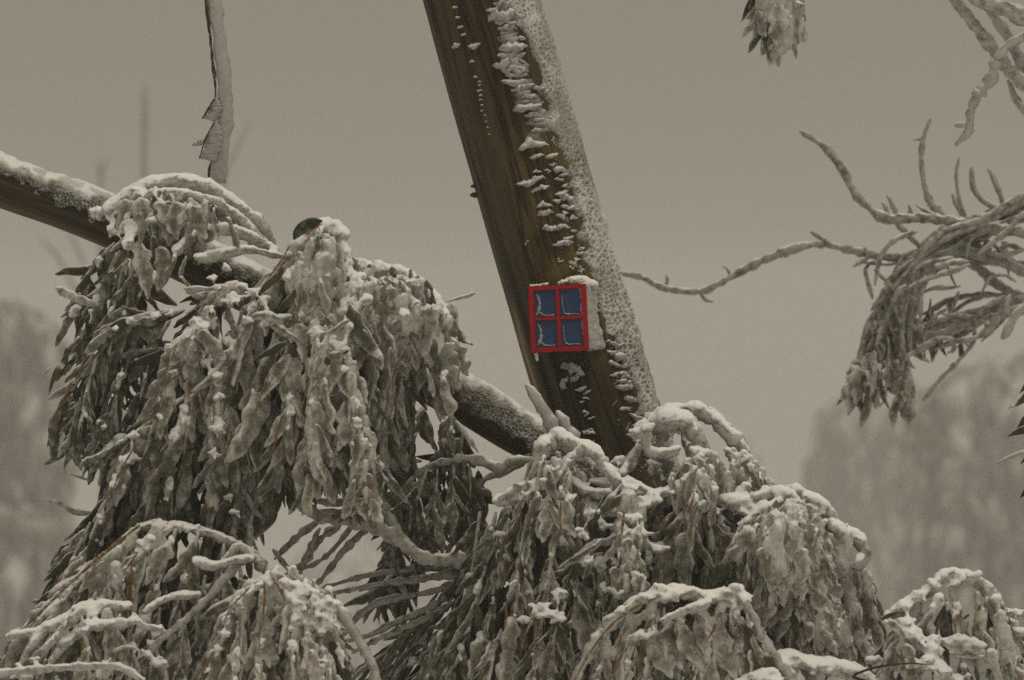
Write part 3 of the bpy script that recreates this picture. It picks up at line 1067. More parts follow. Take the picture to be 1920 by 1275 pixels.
class Plant:
    """one thing: twigs, leaves one by one, loose snow on top"""
    def __init__(self, name, loc, label, cat, group=None, seed=1, mat=None, twig_mat=None, mix=None, base_d=6.3):
        loc = Vector((loc[0], loc[1], 0.0))
        self.root = empty(name, loc, label, cat, group)
        self.R = random.Random(seed)
        self.leaves, self.back = [], Acc()
        self.nback = 0
        self.blobs, self.heaps, self.crust = [], [], []
        self.icy = Acc()
        self.pinch = .34
        self.nicy = 0
        self.mat = mat or M_LEAF
        self.twig_mat = twig_mat or M_TWIG
        self.mix = mix or dict(lance=.50, club=.26, plate=.17, bare=.07)
        self.d = base_d
        self.seed = seed

    def pick(self, mix):
        x = self.R.random() * sum(mix.values())
        for k, v in mix.items():
            x -= v
            if x <= 0: return self.R.choice(LIDX[k])
        return self.R.choice(LIDX['lance'])

    def path(self, pts, d0, d1, n=None):
        q = np.array([(x, y, 0) for x, y in pts], float)
        seg = np.linalg.norm(np.diff(q[:, :2], axis=0), axis=1)
        s = np.concatenate([[0], np.cumsum(seg)]) / max(seg.sum(), 1e-6)
        q[:, 2] = self.d + d0 + (d1 - d0) * s
        n = n or max(6, int(seg.sum() / 9))
        return smooth_path(q, n), seg.sum()

    def world(self, q):
        return np.array([P(a[0], a[1], a[2]) for a in q])

    def twig(self, pts, r=6, d=0.0, d1=None, name='twig', lump=.22, mat=None, snow=0.0, r1=None):
        q, ln = self.path(pts, d, d if d1 is None else d1)
        p = self.world(q)
        r1 = r * .6 if r1 is None else r1
        sd = self.R.randrange(9999)
        rr = np.linspace(r, r1, len(p)) * q[:, 2] * PXU * (1 + .16 * noise1(len(p), len(p) / 2.5, sd) + .14 * noise1(len(p), len(p) / 6, sd + 1))
        V, Q, T = tube(p, rr, 9, lump, self.R.randrange(10 ** 6))
        link(name, mesh_np(name, V, [Q, T]), mat or self.twig_mat, self.root)
        if snow:
            self.snow_on(q, np.linspace(r, r1, len(p)), snow)
        return q

    def snow_on(self, q, rpx, k=1.0):
        """loose snow on the parts of a twig that lie flat enough"""
        n = max(4, len(q) * 2)
        t0 = np.linspace(0, len(q) - 1, n)
        q2 = np.stack([np.interp(t0, np.arange(len(q)), q[:, j]) for j in range(3)], -1)
        r2 = np.interp(t0, np.arange(len(q)), rpx)
        t = np.gradient(q2[:, :2], axis=0)
        t /= np.maximum(np.linalg.norm(t, axis=1, keepdims=True), 1e-6)
        w = 1 + .35 * noise1(n, n / 3.5, self.R.randrange(9999)) + .25 * noise1(n, n / 9, self.R.randrange(9999))
        for i in range(n):
            f = sm(abs(t[i, 0]), .2, .75)
            r = r2[i] * k * f * w[i] * 1.12
            if r < 2.0: continue
            s = q2[i, 2] * PXU
            self.blobs.append((*P(q2[i, 0], q2[i, 1] - r2[i] * .5, q2[i, 2] - .003), r * s, 1.0, 1.2, .85))

    def heap(self, x, y, r, d=0.0, sx=1.0, sz=.7, sy=1.0):
        """a drift of snow caught between leaves"""
        R = self.R
        dd = self.d + d
        self.heaps.append((x, y, r, dd))
        for k in range(11):
            a, u = R.uniform(0, 2 * math.pi), R.random() ** .6
            ox, oy = 1.25 * sx * r * u * math.cos(a), .85 * r * u * math.sin(a)
            oy += .35 * abs(ox) * R.random() + (.5 * r * R.random() if R.random() < .3 else 0)
            q = r * R.uniform(.36, .68) * (1.15 - .5 * u)
            self.blobs.append((*P(x + ox, y + oy, dd + .006 * R.uniform(-1, 1) + .0004 * abs(ox)), q * dd * PXU, 1.15, 1.1, .85))

    def shell(self, poly, d, d1=None, r=15, step=13, keep=.85, tall=1.3, bulge=.03, leafy=.34):
        """ice and packed snow closed over the leaves: lumps filling a photo outline, bellied towards the camera"""
        R = self.R
        xs, ys = [p[0] for p in poly], [p[1] for p in poly]
        d1 = d if d1 is None else d1
        y = min(ys)
        while y < max(ys):
            x = min(xs)
            while x < max(xs):
                px, py = x + R.uniform(-.4, .4) * step, y + R.uniform(-.4, .4) * step
                x += step
                ins, dist = False, 1e9
                for i in range(len(poly)):
                    (ax, ay), (bx, by) = poly[i], poly[i - 1]
                    if (ay > py) != (by > py) and px < (bx - ax) * (py - ay) / (by - ay) + ax: ins = not ins
                    t = max(0, min(1, ((px - ax) * (bx - ax) + (py - ay) * (by - ay)) / max(1e-6, (bx - ax) ** 2 + (by - ay) ** 2)))
                    dist = min(dist, math.hypot(px - ax - t * (bx - ax), py - ay - t * (by - ay)))
                if not ins: continue
                if mnoise.noise(Vector((px * .035, py * .022, self.seed))) > keep - .38: continue
                f = (px - min(xs)) / (max(xs) - min(xs))
                dd = self.d + d + .012 + (d1 - d) * f - bulge * min(1, dist / 45) + .010 * R.uniform(-1, 1)
                q = r * R.uniform(.6, 1.15) * min(1, .55 + dist / 40)
                self.crust.append((*P(px, py, dd), q * dd * PXU, R.uniform(.6, 1.0), .7, tall * R.uniform(.9, 1.7)))
                if R.random() < leafy:
                    self.fusing = False
                    k = self.R.choice(LIDX[R.choice(('plate', 'club', 'plate', 'lance'))])
                    dr = Vector((R.uniform(-.45, .45), -.25 * R.random(), -1)).normalized()
                    self.leaf(P(px, py - 20, dd - .006), dr, R.uniform(48, 84) * dd * PXU, k, R.uniform(1.0, 1.5), True, Vector((R.gauss(.1, .3), -1, R.gauss(.3, .3))))
                if R.random() < .10 * (1.6 - tall):
                    self.heap(px, py - 8, r * R.uniform(.5, .9), dd - self.d - .012)
            y += step

    def webs(self):
        """snow bridges between neighbouring drifts"""
        R = self.R
        H = self.heaps
        for i in range(len(H)):
            for j in range(i):
                (x0, y0, r0, d0), (x1, y1, r1, d1) = H[i], H[j]
                ln = math.hypot(x1 - x0, y1 - y0)
                if ln > 52 or ln < 8: continue
                n = int(ln / 4) + 2
                for k in range(n + 1):
                    t = k / n
                    sag = ln * .14 * 4 * t * (1 - t)
                    q = (.42 * (r0 * (1 - t) + r1 * t)) * (1 - .45 * 4 * t * (1 - t)) * R.uniform(.8, 1.2)
                    dd = d0 * (1 - t) + d1 * t
                    self.blobs.append((*P(x0 * (1 - t) + x1 * t, y0 * (1 - t) + y1 * t + sag, dd), q * dd * PXU, 1.1, 1, .9))

    def strand(self, pts, d=0.0, d1=None, sp=15, L=(62, 112), spread=32, g=.55, r=5, mix=None, back=2, snow=0.0,
               s0=.04, droop=None, wide=1.0, twig=True, pair=.8, name='twig', back_mix=None, dz=.07, rope=1.0):
        """a leaf bearing twig; leaves stand off both sides and hang"""
        d1 = d if d1 is None else d1
        R = self.R
        if twig:
            q = self.twig(pts, r * .7, d, d1, name=name, snow=snow)
        else:
            q, _ = self.path(pts, d, d1)
            if snow: self.snow_on(q, np.full(len(q), r), snow)
        L = (L[0] * 1.05, L[1] * 1.15)
        wide *= 1.02
        sp *= 1.25
        g *= .62
        spread *= 1.12
        self.fusing = (mix or self.mix) in (ICY, PLATES)
        if self.fusing and rope:                              # clear ice sheathing the twig and the leaf stalks
            n = max(6, int(len(q) * 1.3))
            t0 = np.linspace(.06 * len(q), len(q) - 1, n)
            w = 1 + .45 * noise1(n, n / 2.2, R.randrange(9999)) + .3 * noise1(n, n / 7, R.randrange(9999))
            for k in range(n):
                x, y, dd = (float(np.interp(t0[k], np.arange(len(q)), q[:, j])) for j in range(3))
                rr = rope * (8.5 + .40 * r) * w[k] * (1 - .35 * k / n)
                if rr < 3: continue
                self.crust.append((*P(x + R.uniform(-3, 5), y, dd + .001), rr * dd * PXU, .85, .65, 1.3))
                if R.random() < .6:
                    ox = R.choice((-1, 1, 1)) * rr * R.uniform(.8, 1.5)
                    self.crust.append((*P(x + ox, y + abs(ox) * R.uniform(.3, 1.2), dd + .006), rr * R.uniform(.45, .7) * dd * PXU, .8, .6, 1.7))
            sp *= 1.2
            spread *= .72
            L = (L[0] * 1.12, L[1] * 1.15)
            wide *= .92
        self._leaves(q, sp, L, spread, g, mix or self.mix, s0, wide, pair, True)
        if rope and (mix or self.mix) is not GREEN and R.random() < .42:          # ochre bark along one side of the twig
            i0 = int(len(q) * R.uniform(.0, .45))
            i1 = min(len(q), i0 + max(5, int(len(q) * R.uniform(.25, .5))))
            if i1 - i0 >= 5:
                o = R.choice((-1, -1, 1)) * (6 + .5 * r)
                pts2 = [(q[i, 0] + o + R.uniform(-2, 2), q[i, 1] + R.uniform(-2, 2)) for i in range(i0, i1, max(1, (i1 - i0) // 4))]
                if len(pts2) > 1:
                    self.twig(pts2, R.uniform(1.6, 2.8), q[i0, 2] - self.d - .020, mat=R.choice((M_OCHRE, M_OCHRE, M_RIB)), r1=1.2, lump=.4)
        for b in range(back):
            qb = q.copy()
            qb[:, 0] += R.uniform(-20, 20) + np.linspace(0, R.uniform(-14, 14), len(q))
            qb[:, 1] += R.uniform(-8, 20)
            qb[:, 2] += (.035 + R.uniform(.25, 1.0) * dz) * (b + 1)
            self.fusing = False
            self._leaves(qb, sp * 1.1, L, spread * 1.4, g, back_mix or GREEN, s0, wide * 1.1, pair, False)

    def _leaves(self, q, sp, L, spread, g, mix, s0, wide, pair, front):
        R = self.R
        p = self.world(q)
        seg = np.linalg.norm(np.diff(q[:, :2], axis=0), axis=1)
        cs = np.concatenate([[0], np.cumsum(seg)])
        s = s0 * cs[-1] + R.uniform(0, sp)
        side = 1
        while s < cs[-1]:
            i = min(len(q) - 2, int(np.searchsorted(cs, s)) - 1)
            i = max(0, i)
            f = (s - cs[i]) / max(seg[i], 1e-6)
            base = Vector(p[i] * (1 - f) + p[i + 1] * f)
            T = Vector(p[i + 1] - p[i]).normalized()
            dist = q[i, 2]
            for sd in ((side, -side) if R.random() < pair else (side,)):
                a = rad(R.uniform(.35, 1.25) * spread)
                perp = T.cross(Vector((0, -1, 0)))
                if perp.length < .1: perp = Vector((1, 0, 0))
                perp.normalize()
                toward = perp.cross(T).normalized()
                ph = R.gauss(0, .8)
                pv = perp * (sd * math.cos(ph)) + toward * math.sin(ph) * (1 if front else .8)
                dr = T * math.cos(a) + pv * math.sin(a) + Vector((0, 0, -1)) * g * R.uniform(.6, 1.3)
                if dr.length < .2: dr = Vector((0, 0, -1))
                dr.normalize()
                ln = R.uniform(*L) * dist * PXU * (1 - .25 * (s / cs[-1]) * R.random())
                self.leaf(base, dr, ln, self.pick(mix), R.uniform(.8, 1.25) * wide, front)
            side = -side
            s += sp * R.uniform(.7, 1.35)

    def leaf(self, base, dr, ln, k, wide=1.0, front=True, face=None):
        R = self.R
        nrm = face or Vector((R.gauss(.10, .55), -1, R.gauss(.25, .45)))
        z = nrm - dr * nrm.dot(dr)
        if z.length < .05: z = Vector((1, 0, 0)) - dr * dr.x
        z.normalize()
        y = z.cross(dr)
        w = ln * wide
        M = Matrix(((dr.x * ln, y.x * w, z.x * w, base.x), (dr.y * ln, y.y * w, z.y * w, base.y),
                    (dr.z * ln, y.z * w, z.z * w, base.z), (0, 0, 0, 1)))
        fus = getattr(self, 'fusing', False) and KINDS[k] != 'bare'
        if front:
            self.leaves.append((M, k, ln))
            if fus: self._icy(M, k, .006)
        elif fus: self._icy(M, k, 0)
        else: self._back(M, k)

    def _icy(self, M, k, push):
        V, Q, T, A = LARR[k]
        m = np.array(M)
        self.icy.add(V @ m[:3, :3].T + m[:3, 3] + np.array([0, push, -.002]), Q, T)
        self.nicy += 1

    def _back(self, M, k):
        V, Q, T, A = LARR[k]
        m = np.array(M)
        self.back.add(V @ m[:3, :3].T + m[:3, 3], Q, T, A)
        self.nback += 1

    def one(self, x0, y0, x1, y1, kind='lance', d=0.0, wide=1.0, tilt=0.0, label=None, face=None):
        """a single leaf from (x0,y0) to (x1,y1)"""
        self.fusing = False
        a, b = P(x0, y0, self.d + d), P(x1, y1, self.d + d + tilt)
        dr = (b - a)
        ln = dr.length
        dr.normalize()
        n0 = len(self.leaves)
        self.leaf(a, dr, ln, self.R.choice(LIDX[kind]), wide, True, face or Vector((.1, -1, .25)))
        self.leaves[n0] = (*self.leaves[n0], label)

    def fat_leaf(self, pts, r, d, label=None):
        """one broad leaf without ice"""
        q, _ = self.path(pts, d, d, 12)
        p = self.world(q)
        u = np.linspace(0, 1, 12)
        V, Q, T = tube(p, r * np.sin(np.pi * (.06 + .90 * u)) ** .6 * q[:, 2] * PXU, 12, .03, 3, .35)
        o = link('leaf', mesh_np('leaf', V, [Q, T]), M_GREEN, self.root)
        if label: o['label'] = label

    def finish(self, voxel=.0042, limit=296, amp=.0028, loose='dense_foliage', snow_name='snow'):
        def key(t):
            p = t[0].translation
            px = 960 + p.x / (p.y * PXU)
            py = 637.5 - (p.z - CAMZ) / (p.y * PXU)
            out = max(0, -px, px - 1920, py - 1275 + 10, -py)
            return (len(t) < 4) * 1.0 + p.y + .02 * out - .6 * t[2]
        R = self.R
        for t in self.leaves:                                # pinches of snow lodged at the leaf bases
            if KINDS[t[1]] == 'bare' or R.random() > self.pinch: continue
            m, ln = t[0], t[2]
            up = Vector((0, -.3, 1))
            w = R.uniform(.75, 1.25)
            for f in (.0, .045, .09, .14, .19, .25, .31)[:R.choice((3, 5, 6, 7))]:
                q = ln * .075 * w * R.uniform(.75, 1.2) * (1.1 - 1.6 * f)
                c = m @ Vector((f, R.uniform(-.035, .035), .015)) + up * q * .25
                self.blobs.append((*c, q, 1.1, .8, .9))
        ls = sorted(self.leaves, key=key)
        for t in ls[:limit]:
            o = link('leaf', leaf_mesh(t[1], self.mat), None, self.root)
            o.matrix_basis = t[0]
            if len(t) > 3 and t[3]: o['label'] = t[3]
        for t in ls[limit:]:
            self._back(t[0], t[1])
        if self.nback:
            tag(link(loose, self.back.mesh(loose), M_LEAF_DARK, self.root), kind='stuff')  # back leaves coloured darker: shade between the clumps is put into the colour
        if self.nicy:
            tag(link('fused_ice', remesh(self.icy.mesh('fused_ice'), 'fused_ice', .0036, .0014, 110, 2), M_FUSED, self.root), kind='stuff')
        if self.crust:
            tag(link('ice_crust', lump_mesh('ice_crust', self.crust, .0036, .0022, 120, 2), M_SHELL, self.root), kind='stuff')
        self.webs()
        if self.blobs:
            me = lump_mesh(snow_name, self.blobs, voxel, amp, 85, 4)
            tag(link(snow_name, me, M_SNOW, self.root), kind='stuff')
        print('PLANT', self.root.name, len(self.leaves), self.nback, len(self.blobs))

# ---------------------------------------------------------------- the bough with its hanging crown
BD = 6.38
bough_stem = Stem([(-420, 170, BD, 44), (-120, 290, BD, 43), (0, 338, BD, 41), (190, 408, BD, 42), (400, 505, BD, 42), (600, 612, BD, 43),
                   (850, 740, BD, 43), (970, 812, BD, 42), (1080, 880, BD + .03, 38), (1180, 950, BD + .07, 38), (1270, 1060, BD + .09, 44),
                   (1320, 1300, BD + .10, 52), (1340, 1650, BD + .08, 60), (1345, 2110, BD + .06, 72)], 1800, 1)
if bough_stem.e1[400, 2] < 0:
    bough_stem.e1 = -bough_stem.e1

B = Plant('frosted_bough', P(1345, 1990, BD + .06), 'thick bough from the left edge with a big drooping crown of iced leaves', 'bough', seed=11, base_d=6.24)
link('limb', bough_stem.sheet('limb', 0, 1799, 260, -math.pi, math.pi, 72, bark_fn(bough_stem), True), M_BARK, B.root)


def brime(I, TH):
    st = bough_stem
    u, v = TH * st.r[I], st.s[I]
    f = np.sin(TH)
    edge = .5 * (grid_noise(u * 30, v * 40, 41) - .5) + .55 * (grid_noise(u * 70, v * 80, 42) - .5) + .3 * (grid_noise(u * 4, v * 7, 44) - .5)
    low = np.interp(st.q[I, 0], [-400, 0, 190, 600, 840, 1000, 1200], [.1, .12, .05, .0, -.15, -.2, .0])
    cov = sm(f - low + edge, -.08, .20)
    cov = np.maximum(cov, .8 * sm(grid_noise(u * 190, v * 230, 63) * grid_noise(u * 40, v * 50, 64), .36, .52) * sm(f, -.5, .1))
    wx, wy = u + .008 * (grid_noise(u * 60, v * 60, 45) - .5), v + .008 * (grid_noise(u * 60, v * 60, 46) - .5)
    f1, f2 = cells(wx * 190 + wy * 30, wy * 150)
    ridge = 1 - sm(f2 - f1, 0, .4)
    top = sm(f + .6 * (edge), .42, .85) * (.55 + .45 * sm(grid_noise(u * 40, v * 60, 49), .25, .6))
    h = cov * (.14 + .6 * ridge * (1 - top) * (.4 + grid_noise(u * 20, v * 20, 47)) + 1.45 * top)
    lift = cov * (.002 + .0065 * ridge * (1 - top) + .011 * top * (1 + .5 * grid_noise(u * 10, v * 22, 48))) - .006 * (1 - cov)
    return lift + bark_lift(st, I, TH), {'h': np.clip(h, 0, 1.9)}


link('rime_crust', bough_stem.sheet('rime_crust', bough_stem.idx(0, -60), bough_stem.idx(0, 1210), 640, rad(-35), rad(150), 110, brime), M_RIME, B.root)


# iced knot over the limb, left
B.twig([(205, 400), (240, 372), (290, 348), (330, 342), (390, 355), (440, 385), (490, 425), (513, 470)], 17, -.10, -.06, snow=.7, r1=13)
B.twig([(230, 400), (280, 372), (340, 366), (410, 385), (460, 420), (500, 468)], 14, -.14, -.10, snow=.6, r1=11)
B.twig([(380, 420), (420, 408), (460, 432), (486, 470)], 11, -.10, -.08, snow=.5, r1=8)
B.twig([(300, 350), (360, 348), (420, 366), (450, 388)], 12, -.07, -.05, snow=.8)
B.twig([(330, 475), (365, 440), (410, 430), (460, 440), (520, 472)], 13, -.16, -.12, snow=.8, r1=8)
B.twig([(372, 488), (410, 478), (470, 470), (530, 482)], 12, -.17, -.13, snow=.8, r1=6)
B.twig([(285, 352), (320, 340), (350, 345)], 10, -.06, snow=1.0)
for x0, y0, x1, y1, kd, w in ((235, 372, 232, 440, 'plate', 1.3), (262, 370, 275, 450, 'plate', 1.5), (300, 378, 290, 440, 'club', 1.2),
                              (300, 372, 330, 450, 'plate', 1.3), (330, 378, 345, 470, 'plate', 1.4), (270, 380, 245, 415, 'bare', 1.2),
                              (365, 385, 372, 450, 'plate', 1.3), (400, 392, 405, 440, 'club', 1.3), (430, 410, 450, 470, 'club', 1.1),
                              (250, 440, 205, 470, 'lance', 1.0), (262, 450, 275, 560, 'plate', 1.0), (300, 460, 320, 540, 'plate', 1.2),
                              (275, 470, 262, 520, 'club', 1.3), (240, 465, 215, 520, 'bare', 1.3), (330, 480, 300, 540, 'club', 1.2),
                              (350, 480, 335, 520, 'club', 1.2), (285, 440, 300, 500, 'lance', 1.3), (340, 520, 370, 550, 'club', 1.1)):
    B.one(x0, y0, x1, y1, kd, -.17, w)
B.heap(215, 430, 16, -.14); B.heap(235, 418, 14, -.16); B.heap(262, 428, 12, -.17); B.heap(200, 395, 18, -.08, 1.4); B.heap(285, 412, 10, -.17)
B.heap(240, 455, 12, -.18); B.heap(330, 372, 14, -.13, 1.6); B.heap(270, 362, 15, -.12, 1.8)

# strands falling at the left edge: darker, greener, little ice
for pts, a, b, r in (([(215, 455), (168, 508), (148, 560), (135, 600)], -.02, .00, 5), ([(225, 470), (190, 540), (168, 600), (145, 640), (122, 670)], -.06, -.04, 5),
                     ([(240, 470), (218, 560), (198, 650), (155, 705), (118, 755), (104, 790)], -.10, -.06, 6), ([(250, 480), (238, 580), (222, 660), (180, 720), (145, 785), (128, 820)], -.12, -.10, 6),
                     ([(200, 620), (172, 700), (156, 770), (146, 810)], -.14, -.12, 5), ([(265, 500), (255, 600), (238, 690), (205, 780), (182, 830)], -.11, -.08, 6),
                     ([(345, 582), (265, 594), (215, 612), (185, 655), (168, 715), (155, 760)], -.17, -.14, 8), ([(320, 600), (285, 660), (265, 740), (240, 810), (220, 850)], -.12, -.09, 6),
                     ([(230, 690), (215, 750), (195, 800), (182, 840)], -.15, -.13, 5)):
    B.strand(pts, a, b, sp=19, L=(52, 86), spread=30, g=.7, r=r, mix=GREEN if r < 8 else MID, back=1)
B.twig([(185, 572), (150, 562), (125, 550), (106, 540)], 7, -.12, r1=9)
B.twig([(95, 690), (85, 698), (76, 712)], 3, .0)
B.twig([(170, 962), (140, 960), (112, 945), (82, 936)], 6, -.05, mat=M_TWIGTHIN)
B.twig([(165, 900), (142, 892), (132, 890)], 4, -.05, mat=M_TWIGTHIN)

# the icy mop in the middle: ridge, then long combs of iced leaves
B.twig([(350, 545), (400, 560), (440, 560), (490, 545), (540, 500), (575, 450), (605, 420)], 10, -.14, -.17, snow=.6, r1=9)
for pts, a, b, r, mx, sn, L in (
        ([(455, 540), (410, 545), (375, 600), (340, 640), (316, 655)], -.20, -.22, 9, ICY, .9, (45, 80)),
        ([(352, 640), (322, 700), (302, 760), (288, 815)], -.22, -.21, 8, ICY, .6, (70, 110)),
        ([(352, 648), (366, 720), (342, 790), (318, 840)], -.21, -.20, 8, ICY, 0, (70, 105)),
        ([(350, 740), (300, 778), (262, 806), (212, 838)], -.20, -.20, 7, MID, .7, (50, 85)),
        ([(285, 805), (245, 850), (222, 900), (198, 950), (180, 1005)], -.20, -.18, 8, ICY, .5, (55, 95)),
        ([(290, 850), (280, 920), (265, 990)], -.19, -.17, 6, ICY, 0, (60, 100)),
        ([(330, 850), (312, 920), (300, 990)], -.17, -.16, 6, MID, 0, (60, 100)),
        ([(372, 720), (365, 800), (345, 880), (335, 950)], -.17, -.15, 6, MID, 0, (60, 100)),
        ([(396, 640), (410, 700), (412, 780), (402, 860), (396, 930), (388, 1000)], -.22, -.20, 9, ICY, .4, (60, 100)),
        ([(470, 600), (455, 690), (432, 780), (412, 850)], -.20, -.19, 7, MID, 0, (70, 110)),
        ([(560, 455), (525, 510), (490, 560), (462, 610), (440, 650)], -.20, -.22, 10, ICY, 0, (80, 120)),
        ([(590, 490), (560, 560), (530, 620), (500, 690), (480, 760), (462, 805)], -.24, -.23, 8, ICY, 0, (80, 120)),
        ([(580, 540), (562, 600), (545, 660), (550, 720), (540, 780)], -.25, -.25, 7, MID, 0, (80, 115)),
        ([(578, 560), (582, 640), (575, 715), (560, 780), (540, 812), (522, 848)], -.24, -.22, 7, MID, 0, (80, 115)),
        ([(592, 600), (592, 680), (590, 760), (588, 815), (582, 862)], -.27, -.26, 11, ICY, .4, (60, 100)),
        ([(606, 650), (610, 740), (604, 810), (598, 858)], -.26, -.25, 11, ICY, 0, (60, 95)),
        ([(640, 500), (650, 580), (642, 660), (648, 740), (640, 815)], -.25, -.24, 9, ICY, .3, (60, 100)),
        ([(655, 670), (666, 750), (682, 825), (700, 872), (694, 908), (676, 926)], -.25, -.24, 13, PLATES, .3, (45, 75)),
        ([(680, 560), (692, 640), (692, 720), (690, 790)], -.22, -.20, 8, ICY, 0, (60, 95)),
        ([(730, 560), (742, 640), (728, 720), (716, 790)], -.20, -.18, 8, ICY, .3, (65, 100)),
        ([(760, 540), (765, 620), (757, 680), (742, 740)], -.18, -.16, 8, ICY, .3, (60, 95)),
        ([(785, 560), (795, 640), (805, 700), (830, 745)], -.16, -.14, 11, PLATES, .4, (45, 75)),
        ([(815, 570), (838, 620), (842, 670), (838, 700)], -.12, -.10, 8, PLATES, .4, (40, 60)),
        ([(520, 740), (500, 800), (472, 860), (446, 910)], -.19, -.17, 6, MID, 0, (60, 95)),
        ([(560, 780), (545, 860), (532, 890), (512, 915)], -.21, -.19, 7, MID, 0, (60, 95)),
        ([(470, 780), (452, 850), (440, 940), (432, 1010)], -.18, -.16, 7, ICY, .3, (60, 95)),
        ([(480, 890), (468, 960), (462, 1010)], -.15, -.14, 9, ICY, 0, (50, 75)),
        ([(500, 900), (488, 935), (482, 960)], -.14, -.13, 9, ICY, 0, (45, 65)),
        ([(430, 620), (400, 690), (380, 760), (370, 830)], -.16, -.15, 6, MID, 0, (60, 100)),
        ([(520, 640), (500, 720), (470, 790), (440, 860)], -.17, -.16, 6, MID, 0, (60, 100)),
        ([(625, 740), (632, 820), (638, 850), (642, 868)], -.18, -.17, 6, ICY, 0, (55, 85))):
    B.strand(pts, a, b, sp=16, L=L, spread=24, g=.6, r=r, mix=mx, back=2, snow=sn)

# dome of snow at the right of the mop
for pts, r, a in (([(605, 420), (630, 432), (642, 480), (652, 530), (648, 590)], 17, -.24), ([(650, 500), (700, 505), (750, 515), (800, 550), (835, 600)], 17, -.14),
                  ([(560, 460), (590, 430), (612, 418)], 15, -.2), ([(700, 540), (740, 570), (790, 600)], 15, -.18), ([(600, 600), (640, 590), (690, 560)], 16, -.24)):
    q, _ = B.path(pts, a, a)
    for row in q:
        B.blobs.append((*P(row[0] + B.R.uniform(-5, 5), row[1] + B.R.uniform(-4, 4), row[2]), r * B.R.uniform(.75, 1.15) * row[2] * PXU, 1, 1, .9))
for x, y, r, a in ((610, 640, 16, -.26), (600, 700, 15, -.27), (700, 560, 22, -.2), (660, 560, 22, -.23), (760, 545, 20, -.17), (720, 610, 18, -.21), (800, 590, 18, -.15),
                   (812, 640, 16, -.15), (770, 660, 14, -.17), (690, 525, 20, -.18), (745, 590, 18, -.19), (655, 610, 18, -.25), (640, 650, 14, -.26), (820, 570, 14, -.13),
                   (375, 605, 15, -.22), (350, 630, 13, -.22), (410, 560, 14, -.2), (385, 680, 13, -.22), (250, 860, 12, -.21), (408, 790, 12, -.22), (420, 640, 12, -.22)):
    B.heap(x, y, r, a, 1.2, .8)
for x, y, r, a in ((360, 640, 12, -.24), (345, 665, 10, -.24), (325, 700, 9, -.24), (405, 700, 11, -.24), (412, 745, 10, -.24), (410, 800, 12, -.24), (402, 850, 10, -.24), (440, 555, 12, -.22), (475, 545, 10, -.22),
                   (495, 560, 11, -.24), (520, 600, 10, -.26), (505, 600, 13, -.27), (545, 620, 9, -.26), (590, 560, 12, -.26), (596, 620, 13, -.28), (598, 680, 14, -.29), (594, 740, 11, -.29), (600, 800, 10, -.28), (645, 730, 9, -.27), (650, 760, 9, -.27),
                   (668, 790, 11, -.28), (685, 830, 11, -.28), (640, 690, 12, -.28), (300, 780, 9, -.22), (250, 815, 9, -.22), (235, 860, 10, -.22), (215, 905, 9, -.22), (440, 960, 8, -.2), (430, 930, 8, -.2), (190, 790, 7, -.16), (245, 600, 9, -.19),
                   (290, 590, 9, -.19), (320, 585, 9, -.19), (215, 615, 7, -.19), (180, 660, 6, -.17), (380, 610, 12, -.24), (465, 600, 9, -.24), (425, 500, 9, -.19), (400, 520, 8, -.18)):
    B.heap(x, y, r, a, 1.1, .8)
for x0, y0, x1, y1, kd, w, dd in ((838, 566, 892, 552, 'club', .9, -.12), (846, 570, 858, 625, 'plate', 1.1, -.12), (845, 600, 852, 660, 'plate', 1.2, -.11), (692, 494, 748, 500, 'club', .9, -.14),
                                  (800, 690, 822, 740, 'club', 1.1, -.19), (832, 700, 848, 780, 'club', 1.7, -.17), (560, 640, 500, 610, 'club', 1.5, -.28), (470, 590, 545, 600, 'plate', 1.0, -.28),
                                  (655, 600, 612, 630, 'club', 1.3, -.3), (700, 640, 720, 690, 'club', 1.3, -.26), (730, 650, 745, 705, 'lance', 1.2, -.25), (680, 620, 725, 680, 'club', 1.3, -.26),
                                  (540, 640, 480, 680, 'bare', 1.0, -.28), (535, 500, 470, 560, 'bare', 1.0, -.25), (560, 540, 505, 600, 'bare', 1.1, -.27), (640, 660, 600, 730, 'plate', 1.2, -.29)):
    B.one(x0, y0, x1, y1, kd, dd, w)
B.fat_leaf([(604, 414), (580, 420), (560, 434), (551, 449)], 11.5, -.32, 'bare dark green leaf tip with a red edge')
B.twig([(604, 420), (590, 428), (574, 440)], 2.0, -.335, mat=paint_mat('red_leaf_edge', (.22, .03, .015), .5), r1=1.2)
B.shell([(640, 505), (700, 500), (760, 515), (815, 555), (845, 600), (850, 680), (800, 680), (760, 640), (700, 670), (655, 640), (600, 680), (592, 610), (640, 590)], -.25, -.15, r=14, step=11, keep=.78)
B.shell([(585, 440), (620, 425), (648, 450), (655, 540), (650, 600), (600, 600), (560, 560), (530, 530)], -.25, -.25, r=13, step=11, keep=.7)
B.shell([(600, 600), (620, 640), (612, 760), (602, 880), (574, 890), (575, 760), (590, 640)], -.29, -.29, r=12, step=11, keep=.72, tall=1.7)
B.shell([(640, 660), (670, 680), (690, 800), (715, 880), (690, 955), (650, 940), (660, 840), (640, 760)], -.27, -.27, r=12, step=12, keep=.7, tall=1.7)
B.shell([(215, 380), (300, 362), (400, 385), (430, 440), (370, 450), (300, 440), (230, 430)], -.15, -.15, r=12, step=11, keep=.62)
B.shell([(335, 640), (380, 600), (420, 560), (450, 560), (410, 620), (370, 680), (340, 720)], -.23, -.23, r=11, step=11, keep=.62)
